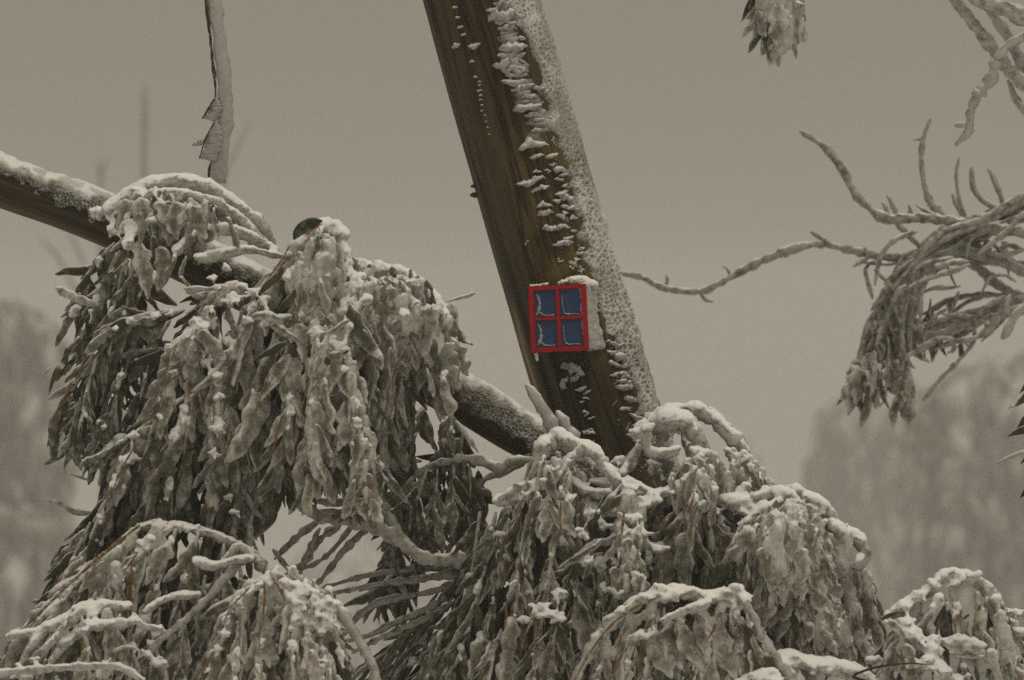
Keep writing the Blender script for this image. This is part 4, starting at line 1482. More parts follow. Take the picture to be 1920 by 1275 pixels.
# shaded leaves hanging behind the limb
for pts in ([(760, 750), (742, 810), (722, 870)], [(800, 760), (775, 815), (760, 870)], [(850, 780), (835, 830), (812, 870)], [(722, 740), (716, 820), (706, 890)], [(690, 800), (715, 850), (720, 900)],
            [(870, 800), (862, 840), (850, 880)]):
    B.strand(pts, .06, .10, sp=17, L=(50, 80), spread=40, g=.5, r=5, mix=ICY, back=1, dz=.04, rope=0)
B.twig([(855, 790), (880, 825), (897, 848)], 7, .04, r1=4)
# stubs on the limb by the trunk
B.twig([(1050, 830), (1020, 770), (988, 722)], 12, -.04, -.06, r1=11, mat=M_ICE)
B.twig([(1080, 840), (1062, 800), (1045, 772)], 13, -.03, r1=9, mat=M_ICE)
for pts in ([(543, 478), (530, 495), (518, 515)], [(572, 690), (575, 720), (572, 745), (562, 768)], [(334, 640), (318, 680), (304, 715), (300, 745)], [(250, 840), (228, 880), (212, 915), (196, 950)], [(432, 790), (428, 820), (420, 860)],
            [(560, 570), (550, 590), (535, 612)], [(150, 700), (120, 745), (96, 790)], [(530, 780), (520, 810), (512, 850)], [(762, 640), (758, 670), (750, 690)], [(505, 700), (490, 740), (480, 770)], [(575, 420), (596, 426), (600, 432)]):
    B.twig(pts, 2.2, -.285, mat=M_RIB, r1=1.2, lump=.4)
B.finish()

# ---------------------------------------------------------------- bush in the middle, in front of the trunk's foot
C = Plant('frosted_bush', P(1110, 1990, 6.25), 'broad frosted bush in front of the foot of the trunk, snow webs on top', 'bush', seed=23, base_d=6.16)
C.twig([(1110, 2100), (1105, 1700), (1090, 1400), (1080, 1180), (1075, 1040), (1060, 930), (1045, 850)], 26, .12, .02, name='stem', r1=12)
C.twig([(1090, 1400), (1010, 1250), (960, 1100), (940, 1000)], 16, .14, .08, name='stem', r1=9)
C.twig([(1090, 1400), (1150, 1250), (1180, 1080), (1190, 960)], 16, .12, .04, name='stem', r1=9)
for pts, r in (([(1042, 822), (1015, 845), (1000, 880), (985, 912), (960, 935), (932, 944)], 15), ([(1010, 876), (1045, 882), (1072, 862), (1092, 838)], 11),
               ([(1045, 820), (1090, 840), (1120, 856), (1140, 885), (1160, 905)], 13), ([(1075, 905), (1100, 924), (1142, 925)], 9), ([(1100, 946), (1132, 958), (1168, 930)], 9),
               ([(1122, 906), (1160, 902), (1195, 910), (1232, 932)], 7), ([(1180, 935), (1215, 935), (1240, 925), (1270, 925)], 9), ([(1190, 985), (1212, 1022), (1245, 1026), (1278, 992)], 10),
               ([(1178, 930), (1162, 980), (1150, 1012), (1112, 1022), (1064, 1062)], 9), ([(1110, 905), (1150, 912), (1190, 920)], 7), ([(1100, 960), (1140, 965), (1180, 950)], 6)):
    C.twig(pts, r * 1.2, -.04, -.08, snow=.8, r1=r * .85)
for pts, a, r, mx, sn, L in (
        ([(1000, 888), (990, 950), (985, 1010), (978, 1075)], -.06, 8, ICY, .3, (60, 95)), ([(1012, 890), (1030, 950), (1042, 1010)], -.07, 8, ICY, .3, (60, 90)),
        ([(1050, 890), (1050, 950), (1056, 1000), (1066, 1040)], -.08, 9, ICY, .3, (55, 85)), ([(1078, 880), (1092, 920), (1088, 990)], -.04, 7, ICY, .3, (50, 80)),
        ([(1178, 930), (1176, 1000), (1186, 1060), (1182, 1105)], -.12, 17, PLATES, .6, (40, 65)),
        ([(1040, 1020), (1030, 1065), (1016, 1110)], -.09, 7, MID, .4, (50, 85)), ([(1125, 1015), (1100, 1040), (1065, 1062)], -.11, 8, MID, .7, (45, 75)),
        ([(960, 930), (945, 1000), (930, 1080), (918, 1160), (900, 1260)], .00, 7, GREEN, .2, (65, 105)), ([(985, 1000), (975, 1090), (962, 1180), (950, 1275)], -.06, 7, MID, .3, (65, 100)),
        ([(1032, 1060), (1022, 1130), (1010, 1200), (1000, 1280)], -.10, 8, MID, .6, (60, 95)), ([(1072, 1060), (1080, 1130), (1062, 1200), (1050, 1280)], -.08, 7, MID, .3, (60, 95)),
        ([(1120, 1040), (1130, 1100), (1112, 1180), (1090, 1230)], -.08, 7, GREEN, .2, (60, 95)), ([(900, 960), (890, 1040), (880, 1100), (868, 1160)], .05, 6, GREEN, .0, (60, 95)),
        ([(930, 960), (910, 1060), (882, 1160), (850, 1260)], .02, 6, GREEN, .2, (65, 100)), ([(1000, 1100), (985, 1180), (975, 1270)], -.02, 6, GREEN, .2, (65, 100)),
        ([(880, 1120), (868, 1190), (845, 1260)], .06, 6, GREEN, .1, (60, 95)), ([(1150, 1030), (1150, 1100), (1140, 1160), (1120, 1220)], -.10, 7, MID, .4, (55, 90)),
        ([(1215, 1020), (1220, 1080), (1215, 1130)], -.06, 7, MID, .4, (55, 90)), ([(1240, 930), (1235, 990), (1220, 1050)], -.04, 7, MID, .3, (55, 90)),
        ([(1060, 1130), (1040, 1190), (1030, 1260)], -.11, 7, MID, .5, (55, 90)), ([(940, 1180), (920, 1240), (905, 1300)], -.05, 6, MID, .3, (55, 90)),
        ([(830, 1180), (810, 1240), (790, 1300)], .08, 6, GREEN, .1, (60, 90)), ([(1100, 1090), (1090, 1150), (1070, 1230)], -.02, 6, GREEN, .3, (55, 90)),
        ([(1270, 960), (1268, 1020), (1260, 1090)], -.02, 6, GREEN, .2, (55, 90)), ([(1300, 1000), (1305, 1060), (1300, 1100)], .02, 6, GREEN, .2, (55, 90))):
    C.strand(pts, a, a + .02, sp=15, L=L, spread=26, g=.55, r=r, mix=mx, back=3, snow=sn)
for x, y, r, a in ((1015, 1140, 17, -.12), (1040, 1155, 15, -.13), (1050, 1110, 12, -.12), (985, 1160, 10, -.1), (1110, 960, 14, -.1), (1085, 1000, 13, -.11), (1100, 1050, 12, -.12),
                   (1180, 1090, 20, -.14), (1165, 1110, 18, -.15), (1200, 1000, 16, -.12), (1215, 935, 16, -.1), (1180, 970, 16, -.13), (1010, 905, 14, -.1), (1040, 885, 13, -.1),
                   (1065, 930, 12, -.1), (980, 930, 12, -.1), (1135, 985, 12, -.1), (1240, 1025, 13, -.12), (940, 1000, 9, -.05), (960, 1090, 10, -.1), (1155, 898, 10, -.02), (1160, 862, 12, .06)):
    C.heap(x, y, r, a, 1.25, .75)
for x0, y0, x1, y1, kd, w in ((985, 905, 940, 948, 'plate', 1.2), (1165, 930, 1125, 975, 'bare', 1.3), (1120, 960, 1175, 915, 'lance', 1.0), (1120, 1020, 1052, 1072, 'lance', .8), (1110, 985, 1140, 935, 'bare', 1.0)):
    C.one(x0, y0, x1, y1, kd, -.13, w)
for pts in ([(1052, 940), (1050, 980), (1058, 1010)], [(985, 930), (975, 960), (968, 985)], [(1170, 960), (1166, 1010), (1168, 1060), (1158, 1085)], [(1000, 860), (992, 880), (985, 900)], [(945, 1130), (950, 1150), (945, 1180)], [(1000, 1160), (985, 1190), (975, 1230)]):
    C.twig(pts, 2.6, -.145, mat=M_RIB, r1=1.8)
C.shell([(1160, 980), (1195, 970), (1205, 1060), (1215, 1110), (1150, 1120), (1160, 1060)], -.15, -.15, r=12, step=11, keep=.75, tall=1.5)
C.shell([(1000, 880), (1040, 860), (1080, 880), (1070, 960), (1020, 980), (985, 1000), (980, 930)], -.10, -.10, r=10, step=12, keep=.55, tall=1.4)
C.finish()

# ---------------------------------------------------------------- bush on the right
D = Plant('frosted_bush', P(1420, 1990, 6.3), 'snow laden bush right of the trunk, rounded clumps stepping down to the right', 'bush', seed=31, base_d=6.22)
D.twig([(1420, 2100), (1415, 1700), (1400, 1400), (1385, 1200), (1360, 1050), (1310, 900), (1280, 800)], 26, .14, .04, name='stem', r1=11)
D.twig([(1400, 1400), (1470, 1250), (1510, 1100), (1500, 960)], 18, .12, .02, name='stem', r1=10)
D.twig([(1385, 1200), (1450, 1080), (1430, 960), (1370, 850)], 14, .12, .05, name='stem', r1=9)
for pts, r, a in (([(1205, 812), (1235, 785), (1275, 772), (1312, 772), (1352, 800), (1380, 828), (1402, 850)], 13, .02), ([(1225, 800), (1262, 790), (1292, 800), (1314, 832), (1326, 872)], 15, -.04),
                  ([(1186, 816), (1205, 812), (1222, 802)], 9, -.08), ([(1215, 806), (1214, 838), (1224, 850), (1248, 850), (1272, 844)], 9, -.08), ([(1202, 830), (1182, 868), (1166, 892)], 9, -.05),
                  ([(1300, 850), (1322, 888), (1345, 935), (1395, 945), (1432, 930), (1470, 930), (1502, 950)], 12, -.08), ([(1462, 945), (1402, 980), (1372, 1030), (1345, 1088)], 10, -.12),
                  ([(1490, 930), (1540, 952), (1566, 985), (1602, 1010), (1622, 1040), (1592, 1062), (1560, 1070)], 12, -.06), ([(1560, 985), (1582, 1020), (1575, 1055), (1522, 1110), (1490, 1130), (1440, 1152)], 14, -.10),
                  ([(1332, 775), (1360, 800), (1395, 845)], 10, .06), ([(1345, 940), (1372, 938), (1400, 915)], 9, -.06), ([(1480, 925), (1490, 920), (1510, 935)], 9, -.06)):
    D.twig(pts, r * 1.3, a - .01, a - .035, snow=.8, r1=r)
for pts, a, r, mx, sn, L, sp in (
        ([(1222, 850), (1236, 895), (1242, 935)], -.04, 7, MID, .2, (45, 75), 17), ([(1240, 800), (1236, 850), (1245, 890)], .02, 7, ICY, .2, (45, 75), 17),
        ([(1290, 860), (1282, 905), (1256, 930)], -.12, 12, ICY, .8, (45, 70), 15), ([(1302, 925), (1292, 970), (1290, 1025)], -.16, 9, ICY, .2, (60, 95), 14), ([(1280, 928), (1266, 985), (1232, 1040)], -.13, 8, MID, .2, (65, 100), 14),
        ([(1312, 940), (1332, 995), (1332, 1060)], -.12, 8, MID, .2, (65, 100), 14), ([(1330, 850), (1352, 890), (1360, 930)], -.08, 9, ICY, .2, (45, 70), 16), ([(1362, 850), (1402, 870), (1430, 908), (1440, 938)], -.03, 13, PLATES, .6, (45, 70), 15),
        ([(1372, 870), (1386, 910), (1378, 945)], -.05, 10, PLATES, .4, (45, 70), 16), ([(1345, 955), (1362, 1010), (1366, 1070)], -.10, 7, MID, .2, (60, 95), 14),
        ([(1462, 955), (1452, 1000), (1462, 1060), (1472, 1110)], -.17, 12, PLATES, .2, (60, 90), 15), ([(1482, 950), (1492, 1010), (1502, 1070), (1492, 1125)], -.18, 12, PLATES, .2, (60, 95), 15),
        ([(1502, 960), (1532, 1000), (1542, 1050)], -.15, 11, PLATES, .2, (55, 85), 15), ([(1412, 1010), (1402, 1070), (1422, 1130)], -.18, 11, PLATES, .2, (50, 80), 14), ([(1440, 985), (1430, 1040), (1440, 1095)], -.19, 11, PLATES, .2, (55, 85), 14),
        ([(1577, 1070), (1592, 1120), (1602, 1165), (1610, 1200)], -.06, 8, ICY, .2, (50, 80), 16), ([(1602, 1060), (1622, 1110), (1640, 1160)], -.02, 8, ICY, .1, (50, 80), 16), ([(1502, 1130), (1542, 1170), (1562, 1215)], -.12, 11, PLATES, .8, (45, 70), 14),
        ([(1540, 1120), (1570, 1160), (1590, 1215)], -.10, 11, ICY, .6, (50, 75), 14), ([(1480, 1140), (1490, 1190), (1510, 1230)], -.11, 10, ICY, .6, (45, 75), 14), ([(1380, 1090), (1400, 1150), (1430, 1200)], -.06, 8, MID, .3, (55, 85), 14),
        ([(1592, 1140), (1602, 1190), (1622, 1220)], -.05, 8, ICY, .3, (45, 70), 15), ([(1440, 1150), (1450, 1200), (1470, 1240)], -.08, 8, ICY, .4, (45, 75), 14), ([(1420, 890), (1450, 930), (1470, 990)], .02, 9, PLATES, .3, (50, 80), 15)):
    D.strand(pts, a, a + .01, sp=sp * 1.25, L=L, spread=24, g=.7, r=r * 1.3, mix=mx, back=1, snow=max(sn, .4), wide=1.15)
for x, y, r, a in ((1285, 790, 15, -.04), (1300, 820, 15, -.06), (1315, 850, 15, -.08), (1318, 885, 17, -.1), (1290, 900, 19, -.13), (1265, 920, 17, -.13), (1315, 915, 18, -.12), (1260, 800, 13, -.03),
                   (1390, 855, 14, -.04), (1405, 885, 13, -.04), (1440, 925, 17, -.1), (1420, 950, 16, -.12), (1465, 935, 16, -.1), (1395, 960, 13, -.12), (1370, 945, 12, -.1), (1560, 1060, 16, -.1), (1585, 1050, 14, -.08),
                   (1525, 1105, 18, -.13), (1550, 1095, 16, -.12), (1490, 1135, 20, -.14), (1510, 1120, 18, -.14), (1465, 1140, 13, -.12), (1590, 1010, 12, -.07), (1500, 950, 15, -.1), (1530, 960, 14, -.09), (1560, 1170, 15, -.12),
                   (1530, 1140, 17, -.13), (1575, 1200, 14, -.1), (1420, 1160, 12, -.08), (1400, 1200, 13, -.06), (1330, 955, 12, -.12), (1230, 845, 9, -.09), (1260, 848, 9, -.08), (1600, 1225, 18, -.02), (1630, 1200, 22, .06), (1640, 1170, 16, .08)):
    D.heap(x, y, r, a, 1.25, .8)
for x0, y0, x1, y1, kd, w, dd in ((1345, 860, 1368, 935, 'club', 1.5, -.12), (1300, 930, 1288, 1035, 'club', .9, -.19), (1312, 945, 1310, 985, 'club', 1.6, -.2), (1390, 1010, 1430, 1005, 'club', 1.6, -.2), (1490, 1045, 1555, 1075, 'lance', 1.4, -.2),
                                  (1600, 1070, 1618, 1140, 'plate', 1.0, -.06), (1625, 1120, 1655, 1185, 'plate', 1.0, .0), (1445, 960, 1450, 1060, 'plate', 1.2, -.21), (1500, 965, 1500, 1060, 'plate', 1.4, -.21), (1530, 975, 1545, 1050, 'plate', 1.3, -.19), (1555, 1000, 1580, 1050, 'plate', 1.2, -.04)):
    D.one(x0, y0, x1, y1, kd, dd, w)
for pts in ([(1302, 925), (1290, 960), (1270, 995), (1262, 1020)], [(1400, 1010), (1385, 1030), (1370, 1050)], [(1255, 965), (1245, 985), (1230, 1005)]):
    D.twig(pts, 2.8, -.2, mat=M_RIB, r1=1.8)
D.shell([(1250, 900), (1290, 870), (1325, 860), (1345, 930), (1320, 960), (1260, 945)], -.15, -.15, r=13, step=11, keep=.75, tall=1.0)
D.shell([(1440, 960), (1500, 945), (1545, 975), (1560, 1050), (1520, 1110), (1470, 1120), (1400, 1080), (1400, 1010)], -.21, -.18, r=13, step=11, keep=.66, tall=1.6)
D.shell([(1370, 860), (1410, 870), (1445, 930), (1440, 980), (1380, 950)], -.06, -.04, r=13, step=11, keep=.72)
D.shell([(1480, 1130), (1540, 1120), (1590, 1160), (1595, 1220), (1520, 1230), (1490, 1190)], -.14, -.12, r=13, step=12, keep=.6)
D.fat_leaf([(1376, 1050), (1352, 1074), (1326, 1106)], 15, -.235, 'bare dark green leaf')
D.one(1500, 918, 1480, 932, 'bare', -.1, 2.4)
D.finish()

# ---------------------------------------------------------------- arched spray at the bottom, front
F = Plant('arched_spray', P(1420, 1990, 5.95), 'low arched spray with reddish stem edges in front of the bushes, bottom middle', 'shrub', seed=41, base_d=5.96)
F.twig([(1420, 2100), (1500, 1600), (1510, 1330), (1450, 1232), (1425, 1190), (1410, 1150), (1380, 1112)], 14, .04, 0, name='stem', snow=.3, r1=10)
F.twig([(1385, 1110), (1332, 1122), (1290, 1112), (1240, 1110), (1200, 1126), (1152, 1160), (1112, 1212), (1075, 1280)], 13, 0, -.03, snow=.75, r1=9)
F.twig([(1330, 1132), (1272, 1150), (1240, 1166)], 11, -.04, snow=.7)
for pts, mx, L in (([(1272, 1150), (1277, 1210), (1270, 1290)], ICY, (55, 90)), ([(1310, 1128), (1322, 1190), (1302, 1280)], ICY, (60, 95)), ([(1350, 1125), (1342, 1190), (1332, 1280)], ICY, (60, 95)), ([(1372, 1118), (1384, 1200), (1370, 1290)], ICY, (60, 95)),
                   ([(1222, 1128), (1222, 1200), (1210, 1285)], ICY, (60, 95)), ([(1182, 1145), (1172, 1220), (1152, 1290)], ICY, (60, 90)), ([(1400, 1150), (1412, 1210), (1410, 1270)], MID, (55, 85)), ([(1140, 1180), (1130, 1240), (1110, 1300)], ICY, (50, 80)),
                   ([(1245, 1140), (1248, 1220), (1240, 1290)], MID, (60, 95)), ([(1200, 1180), (1180, 1230), (1165, 1290)], MID, (55, 85)), ([(1430, 1210), (1440, 1260), (1450, 1310)], MID, (45, 75))):
    F.strand(pts, -.02, 0, sp=17, L=L, spread=22, g=.6, r=8, mix=mx, back=2, wide=1.15)
for x, y, r in ((1240, 1105, 14), (1250, 1120, 13), (1265, 1115, 12), (1380, 1105, 17), (1360, 1112, 12), (1395, 1118, 12), (1215, 1118, 11), (1190, 1195, 10), (1200, 1190, 12), (1330, 1120, 11), (1430, 1262, 20), (1410, 1270, 20), (1455, 1275, 16)):
    F.heap(x, y, r, -.03, 1.2, .8)
for pts in ([(1240, 1118), (1200, 1134), (1150, 1168), (1110, 1218), (1072, 1284)], [(1182, 1205), (1160, 1240), (1140, 1280)], [(1348, 1150), (1338, 1180), (1326, 1200)], [(1305, 1250), (1296, 1275), (1288, 1300)]):
    F.twig(pts, 2.6, -.07, mat=M_RIB, r1=1.8, lump=.4)
F.finish()

# ---------------------------------------------------------------- lower left spray
S = Plant('arched_spray', P(360, 1990, 6.15), 'wide arched spray of grey iced leaves filling the lower left corner', 'shrub', seed=51, base_d=6.02)
S.twig([(360, 2100), (470, 1600), (520, 1300), (520, 1120), (482, 1052), (442, 1022), (402, 1004), (352, 990), (312, 984), (262, 992), (202, 1040), (142, 1092), (82, 1150), (42, 1182)], 15, .06, -.02, name='stem', snow=.6, r1=7)
S.twig([(420, 1400), (330, 1300), (250, 1230), (180, 1170)], 12, .1, .02, name='stem')
for pts, r, sn, a in (([(322, 990), (272, 1030), (256, 1090), (250, 1150), (238, 1222)], 9, .3, -.05), ([(240, 1140), (190, 1136), (150, 1142), (90, 1178), (15, 1195)], 10, .9, -.12), ([(250, 1168), (200, 1172), (160, 1180), (120, 1210), (92, 1245)], 10, .9, -.14),
                      ([(372, 1118), (330, 1118), (300, 1128), (272, 1150)], 8, .9, -.10), ([(450, 1050), (402, 1108), (352, 1158), (302, 1200), (275, 1226)], 9, .3, -.10), ([(-20, 1264), (60, 1256), (150, 1250), (222, 1250), (270, 1278)], 9, .5, -.22),
                      ([(370, 1056), (402, 1062), (440, 1052), (470, 1050)], 9, 1.0, -.1), ([(470, 1052), (450, 1024), (430, 1040), (410, 1062)], 8, .6, -.06), ([(250, 1150), (262, 1170), (300, 1180)], 8, .7, -.14), ([(90, 1180), (60, 1210), (35, 1250)], 8, .7, -.13),
                      ([(150, 1145), (110, 1190), (60, 1240)], 9, .7, -.16), ([(210, 1222), (240, 1212), (262, 1222), (255, 1240)], 4, 0, -.16)):
    S.twig(pts, r, a, a - .01, snow=sn, r1=r * .75)
for pts, mx, L, a in (([(262, 992), (222, 1036), (160, 1085), (110, 1130), (75, 1165)], ICY, (70, 110), -.04), ([(300, 990), (265, 1040), (225, 1090), (190, 1130)], ICY, (70, 110), -.06), ([(330, 992), (310, 1050), (290, 1110), (270, 1150)], MID, (65, 100), -.05),
                      ([(372, 1000), (350, 1070), (332, 1140), (322, 1210)], MID, (65, 100), -.04), ([(420, 1020), (412, 1100), (400, 1190), (395, 1270)], MID, (65, 100), -.03), ([(215, 1060), (222, 1120), (200, 1180)], ICY, (60, 90), -.08),
                      ([(180, 1110), (160, 1160), (110, 1215)], MID, (60, 90), -.08), ([(200, 1150), (215, 1200), (190, 1260)], ICY, (50, 85), -.14), ([(150, 1170), (165, 1215), (150, 1260)], ICY, (45, 80), -.16), ([(300, 1140), (290, 1200), (280, 1270)], MID, (60, 95), -.09),
                      ([(350, 1150), (340, 1210), (335, 1280)], MID, (60, 95), -.08), ([(450, 1060), (455, 1130), (440, 1200)], MID, (60, 95), .0), ([(100, 1190), (70, 1230), (40, 1280)], MID, (50, 85), -.12), ([(60, 1180), (30, 1220), (-5, 1270)], MID, (50, 85), -.10),
                      ([(385, 1080), (372, 1150), (365, 1230)], MID, (60, 95), -.04), ([(250, 1190), (248, 1240), (240, 1290)], MID, (50, 80), -.12), ([(170, 980), (150, 1020), (130, 1060), (118, 1080)], GREEN, (60, 95), .08), ([(190, 960), (175, 1010), (160, 1050)], GREEN, (60, 95), .06)):
    S.strand(pts, a, a, sp=17, L=L, spread=24, g=.5, r=7, mix=mx, back=3, snow=.2)
for x, y, r, a in ((300, 985, 13, -.03), (330, 985, 12, -.03), (270, 1020, 13, -.06), (360, 990, 11, -.02), (150, 1142, 14, -.14), (130, 1160, 12, -.14), (170, 1140, 13, -.14), (155, 1178, 13, -.16), (120, 1200, 12, -.16), (60, 1190, 8, -.13), (100, 1175, 9, -.13),
                   (40, 1255, 16, -.2), (70, 1245, 14, -.2), (300, 1178, 10, -.14), (320, 1115, 9, -.11), (350, 1112, 8, -.11), (380, 1052, 9, -.11), (275, 1225, 10, -.14), (300, 1240, 12, -.14), (200, 1240, 9, -.2)):
    S.heap(x, y, r, a, 1.3, .7)
for pts in ([(262, 984), (202, 1032), (142, 1084), (82, 1142), (50, 1172)], [(246, 1060), (250, 1110), (244, 1150)], [(330, 1180), (316, 1195), (300, 1204)], [(210, 1222), (232, 1210), (258, 1218)]):
    S.twig(pts, 2.8, -.1, mat=M_RIB, r1=2.0)
S.finish()

# ---------------------------------------------------------------- little snow capped mop, bottom
Q_ = Plant('snow_capped_shoot', P(560, 1990, 5.85), 'small mop of leaves under a bright cap of snow, bottom left of middle', 'shrub', seed=61, base_d=5.84)
Q_.twig([(560, 2100), (640, 1500), (700, 1290), (690, 1232), (662, 1182), (632, 1140), (580, 1100), (520, 1080)], 11, .08, 0, name='stem', r1=9)
for pts, r, a, mx in (([(522, 1080), (472, 1100), (434, 1138), (422, 1190), (402, 1230), (376, 1290)], 10, 0, ICY), ([(510, 1082), (496, 1130), (490, 1180), (486, 1240), (480, 1290)], 9, -.05, ICY), ([(522, 1082), (545, 1130), (546, 1190), (550, 1290)], 9, -.06, ICY),
                      ([(532, 1086), (580, 1122), (600, 1150), (602, 1205), (630, 1290)], 9, -.04, ICY), ([(462, 1110), (452, 1170), (442, 1230), (440, 1290)], 8, -.04, ICY), ([(580, 1122), (576, 1180), (586, 1240), (590, 1290)], 8, -.06, ICY),
                      ([(500, 1100), (520, 1160), (515, 1220), (518, 1290)], 7, .0, MID), ([(590, 1130), (622, 1180), (640, 1240), (650, 1300)], 8, .02, MID)):
    Q_.strand(pts, a, a - .02, sp=18, L=(55, 90), spread=18, g=.7, r=r, mix=mx, back=1, snow=.4, s0=.12)
for x, y, r in ((512, 1082, 15), (540, 1092, 19), (565, 1108, 20), (590, 1120, 18), (615, 1128, 13), (632, 1130, 8), (485, 1096, 12), (462, 1110, 10), (445, 1130, 9), (560, 1130, 18), (540, 1120, 14), (590, 1145, 16), (610, 1160, 11), (628, 1172, 8), (555, 1155, 13), (580, 1165, 10),
                (425, 1160, 8), (420, 1185, 9), (600, 1185, 9), (545, 1170, 10), (590, 1240, 10)):
    Q_.heap(x, y, r, -.07, 1.15, .8)
for pts in ([(495, 1090), (496, 1130), (488, 1180), (485, 1230)], [(470, 1100), (436, 1135), (420, 1165)], [(378, 1275), (392, 1235), (405, 1225)]):
    Q_.twig(pts, 2.4, -.09, mat=M_RIB, r1=1.6)
Q_.shell([(500, 1085), (545, 1080), (600, 1115), (640, 1130), (600, 1150), (560, 1165), (530, 1130)], -.07, -.05, r=13, step=10, keep=.85, tall=.8)
Q_.finish(voxel=.0034, amp=.0016)

# ---------------------------------------------------------------- shaded tangle of twigs
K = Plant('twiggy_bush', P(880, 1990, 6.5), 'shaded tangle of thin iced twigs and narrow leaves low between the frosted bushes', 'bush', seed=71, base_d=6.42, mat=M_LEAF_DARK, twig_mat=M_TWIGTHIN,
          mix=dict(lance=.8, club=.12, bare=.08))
K.twig([(880, 2100), (890, 1600), (890, 1300), (885, 1100), (860, 1048), (838, 1050), (792, 1044), (742, 1010), (702, 986), (642, 974), (600, 968), (555, 935)], 17, .05, -.22, name='stem', r1=13)
K.pinch = .03
for pts, r, a in (([(690, 918), (720, 960), (748, 1005), (790, 1040)], 13, -.16), ([(560, 925), (620, 942), (682, 936), (720, 925)], 10, -.2), ([(590, 962), (650, 960), (702, 942)], 9, -.2), ([(602, 974), (562, 1006), (515, 1048)], 9, 0), ([(640, 982), (600, 1012), (560, 1060), (500, 1104)], 9, -.02),
                  ([(662, 985), (602, 1040), (550, 1072)], 7, .02), ([(690, 990), (642, 1038), (592, 1088), (560, 1112)], 9, -.02), ([(872, 1062), (782, 1070), (702, 1082), (605, 1102)], 8, -.02), ([(872, 1076), (792, 1090), (722, 1090), (615, 1114)], 8, -.04),
                  ([(880, 1088), (802, 1106), (732, 1122), (682, 1150), (640, 1195)], 9, -.02), ([(862, 1102), (802, 1140), (742, 1162), (690, 1190), (632, 1205)], 9, -.04), ([(850, 1130), (800, 1160), (720, 1190), (660, 1225)], 8, -.05),
                  ([(1005, 862), (962, 868), (932, 872), (882, 860), (822, 870), (772, 902), (752, 952)], 11, -.12), ([(1000, 850), (950, 880), (910, 900), (870, 960), (840, 1040)], 8, -.08), ([(600, 990), (570, 1040), (555, 1110), (590, 1140), (625, 1160)], 8, -.03),
                  ([(512, 1030), (550, 1070), (600, 1110), (640, 1160)], 7, -.06), ([(640, 1180), (665, 1185), (690, 1230), (712, 1290)], 7, -.10)):
    K.twig([pts[0]] + [(x + K.R.uniform(-7, 7), y + K.R.uniform(-6, 6)) for x, y in pts[1:-1]] + [pts[-1]], r * .85, a, a - .01, r1=r * .6, lump=.28)
for pts, L, a in (([(740, 1015), (735, 1060), (728, 1110)], (55, 90), -.02), ([(790, 1050), (770, 1080), (760, 1120)], (50, 80), 0),
                  ([(800, 880), (782, 940), (790, 1020)], (50, 80), -.14), ([(850, 872), (850, 930), (842, 990)], (50, 80), -.13), ([(880, 870), (882, 920), (870, 970)], (45, 75), -.12), ([(770, 905), (745, 950), (740, 1000)], (50, 80), -.12), ([(820, 880), (815, 940), (810, 985)], (50, 80), -.15)):
    K.strand(pts, a, a, sp=14, L=L, spread=32, g=.6, r=6, back=2)
for k in range(27):                                       # combs of thin leaves leaning to the lower left
    t = K.R.random()
    x0, y0 = 915 - 110 * K.R.random(), 1100 + 170 * t + K.R.uniform(-15, 15)
    ln = K.R.uniform(150, 270)
    a = rad(205 + 38 * K.R.random() + 20 * t)
    dd = K.R.uniform(-.06, .16)
    mid = (x0 + .5 * ln * math.cos(a), y0 - .5 * ln * math.sin(a) - 10)
    end = (x0 + ln * math.cos(a - .1), y0 - ln * math.sin(a - .1) + 14)
    K.strand([(x0, y0), mid, end], dd, dd, sp=34, L=(50, 95), spread=14, g=.35, r=4.0, back=0, wide=.62, pair=.3)
K.finish()

# ---------------------------------------------------------------- mop in the lower right corner
M_ = Plant('snow_capped_shoot', P(1830, 1990, 6.1), 'arched mop of iced leaves with dark gaps in the lower right corner', 'shrub', seed=81, base_d=6.05)
M_.twig([(1830, 2100), (1880, 1600), (1900, 1350), (1885, 1190), (1868, 1140), (1842, 1098), (1815, 1082)], 15, .06, 0, name='stem', r1=11)
for pts, r, a in (([(1822, 1090), (1776, 1078), (1742, 1106), (1702, 1132), (1664, 1158)], 13, -.05), ([(1812, 1078), (1846, 1098), (1872, 1138), (1892, 1186)], 9, .02), ([(1880, 1150), (1935, 1152)], 9, .0), ([(1892, 1182), (1935, 1192)], 9, -.02),
                  ([(1790, 1100), (1815, 1086), (1835, 1080)], 11, -.06), ([(1690, 1170), (1720, 1205), (1745, 1235)], 12, -.09), ([(1740, 1215), (1775, 1205), (1800, 1195)], 9, -.08)):
    M_.twig(pts, r, a, a - .01, snow=.8, r1=r * .75)
for pts, a, mx, sp in (([(1722, 1120), (1702, 1170), (1672, 1220), (1660, 1280)], -.06, PLATES, 17), ([(1762, 1118), (1746, 1170), (1742, 1220)], -.08, ICY, 26), ([(1786, 1108), (1798, 1160), (1802, 1190)], -.06, ICY, 28), ([(1830, 1110), (1838, 1165), (1840, 1210)], -.06, ICY, 26),
                       ([(1872, 1150), (1882, 1215), (1892, 1290)], -.05, PLATES, 15), ([(1850, 1100), (1882, 1160), (1900, 1230), (1915, 1290)], -.02, PLATES, 15), ([(1690, 1185), (1700, 1230), (1700, 1290)], -.10, PLATES, 17), ([(1750, 1235), (1760, 1265), (1765, 1300)], -.10, ICY, 17),
                       ([(1860, 1230), (1872, 1265), (1880, 1300)], -.10, ICY, 17), ([(1800, 1225), (1810, 1265), (1815, 1300)], -.06, MID, 17)):
    M_.strand(pts, a, a, sp=sp, L=(50, 85), spread=20, g=.7, r=8, mix=mx, back=1, snow=.3, wide=1.1)
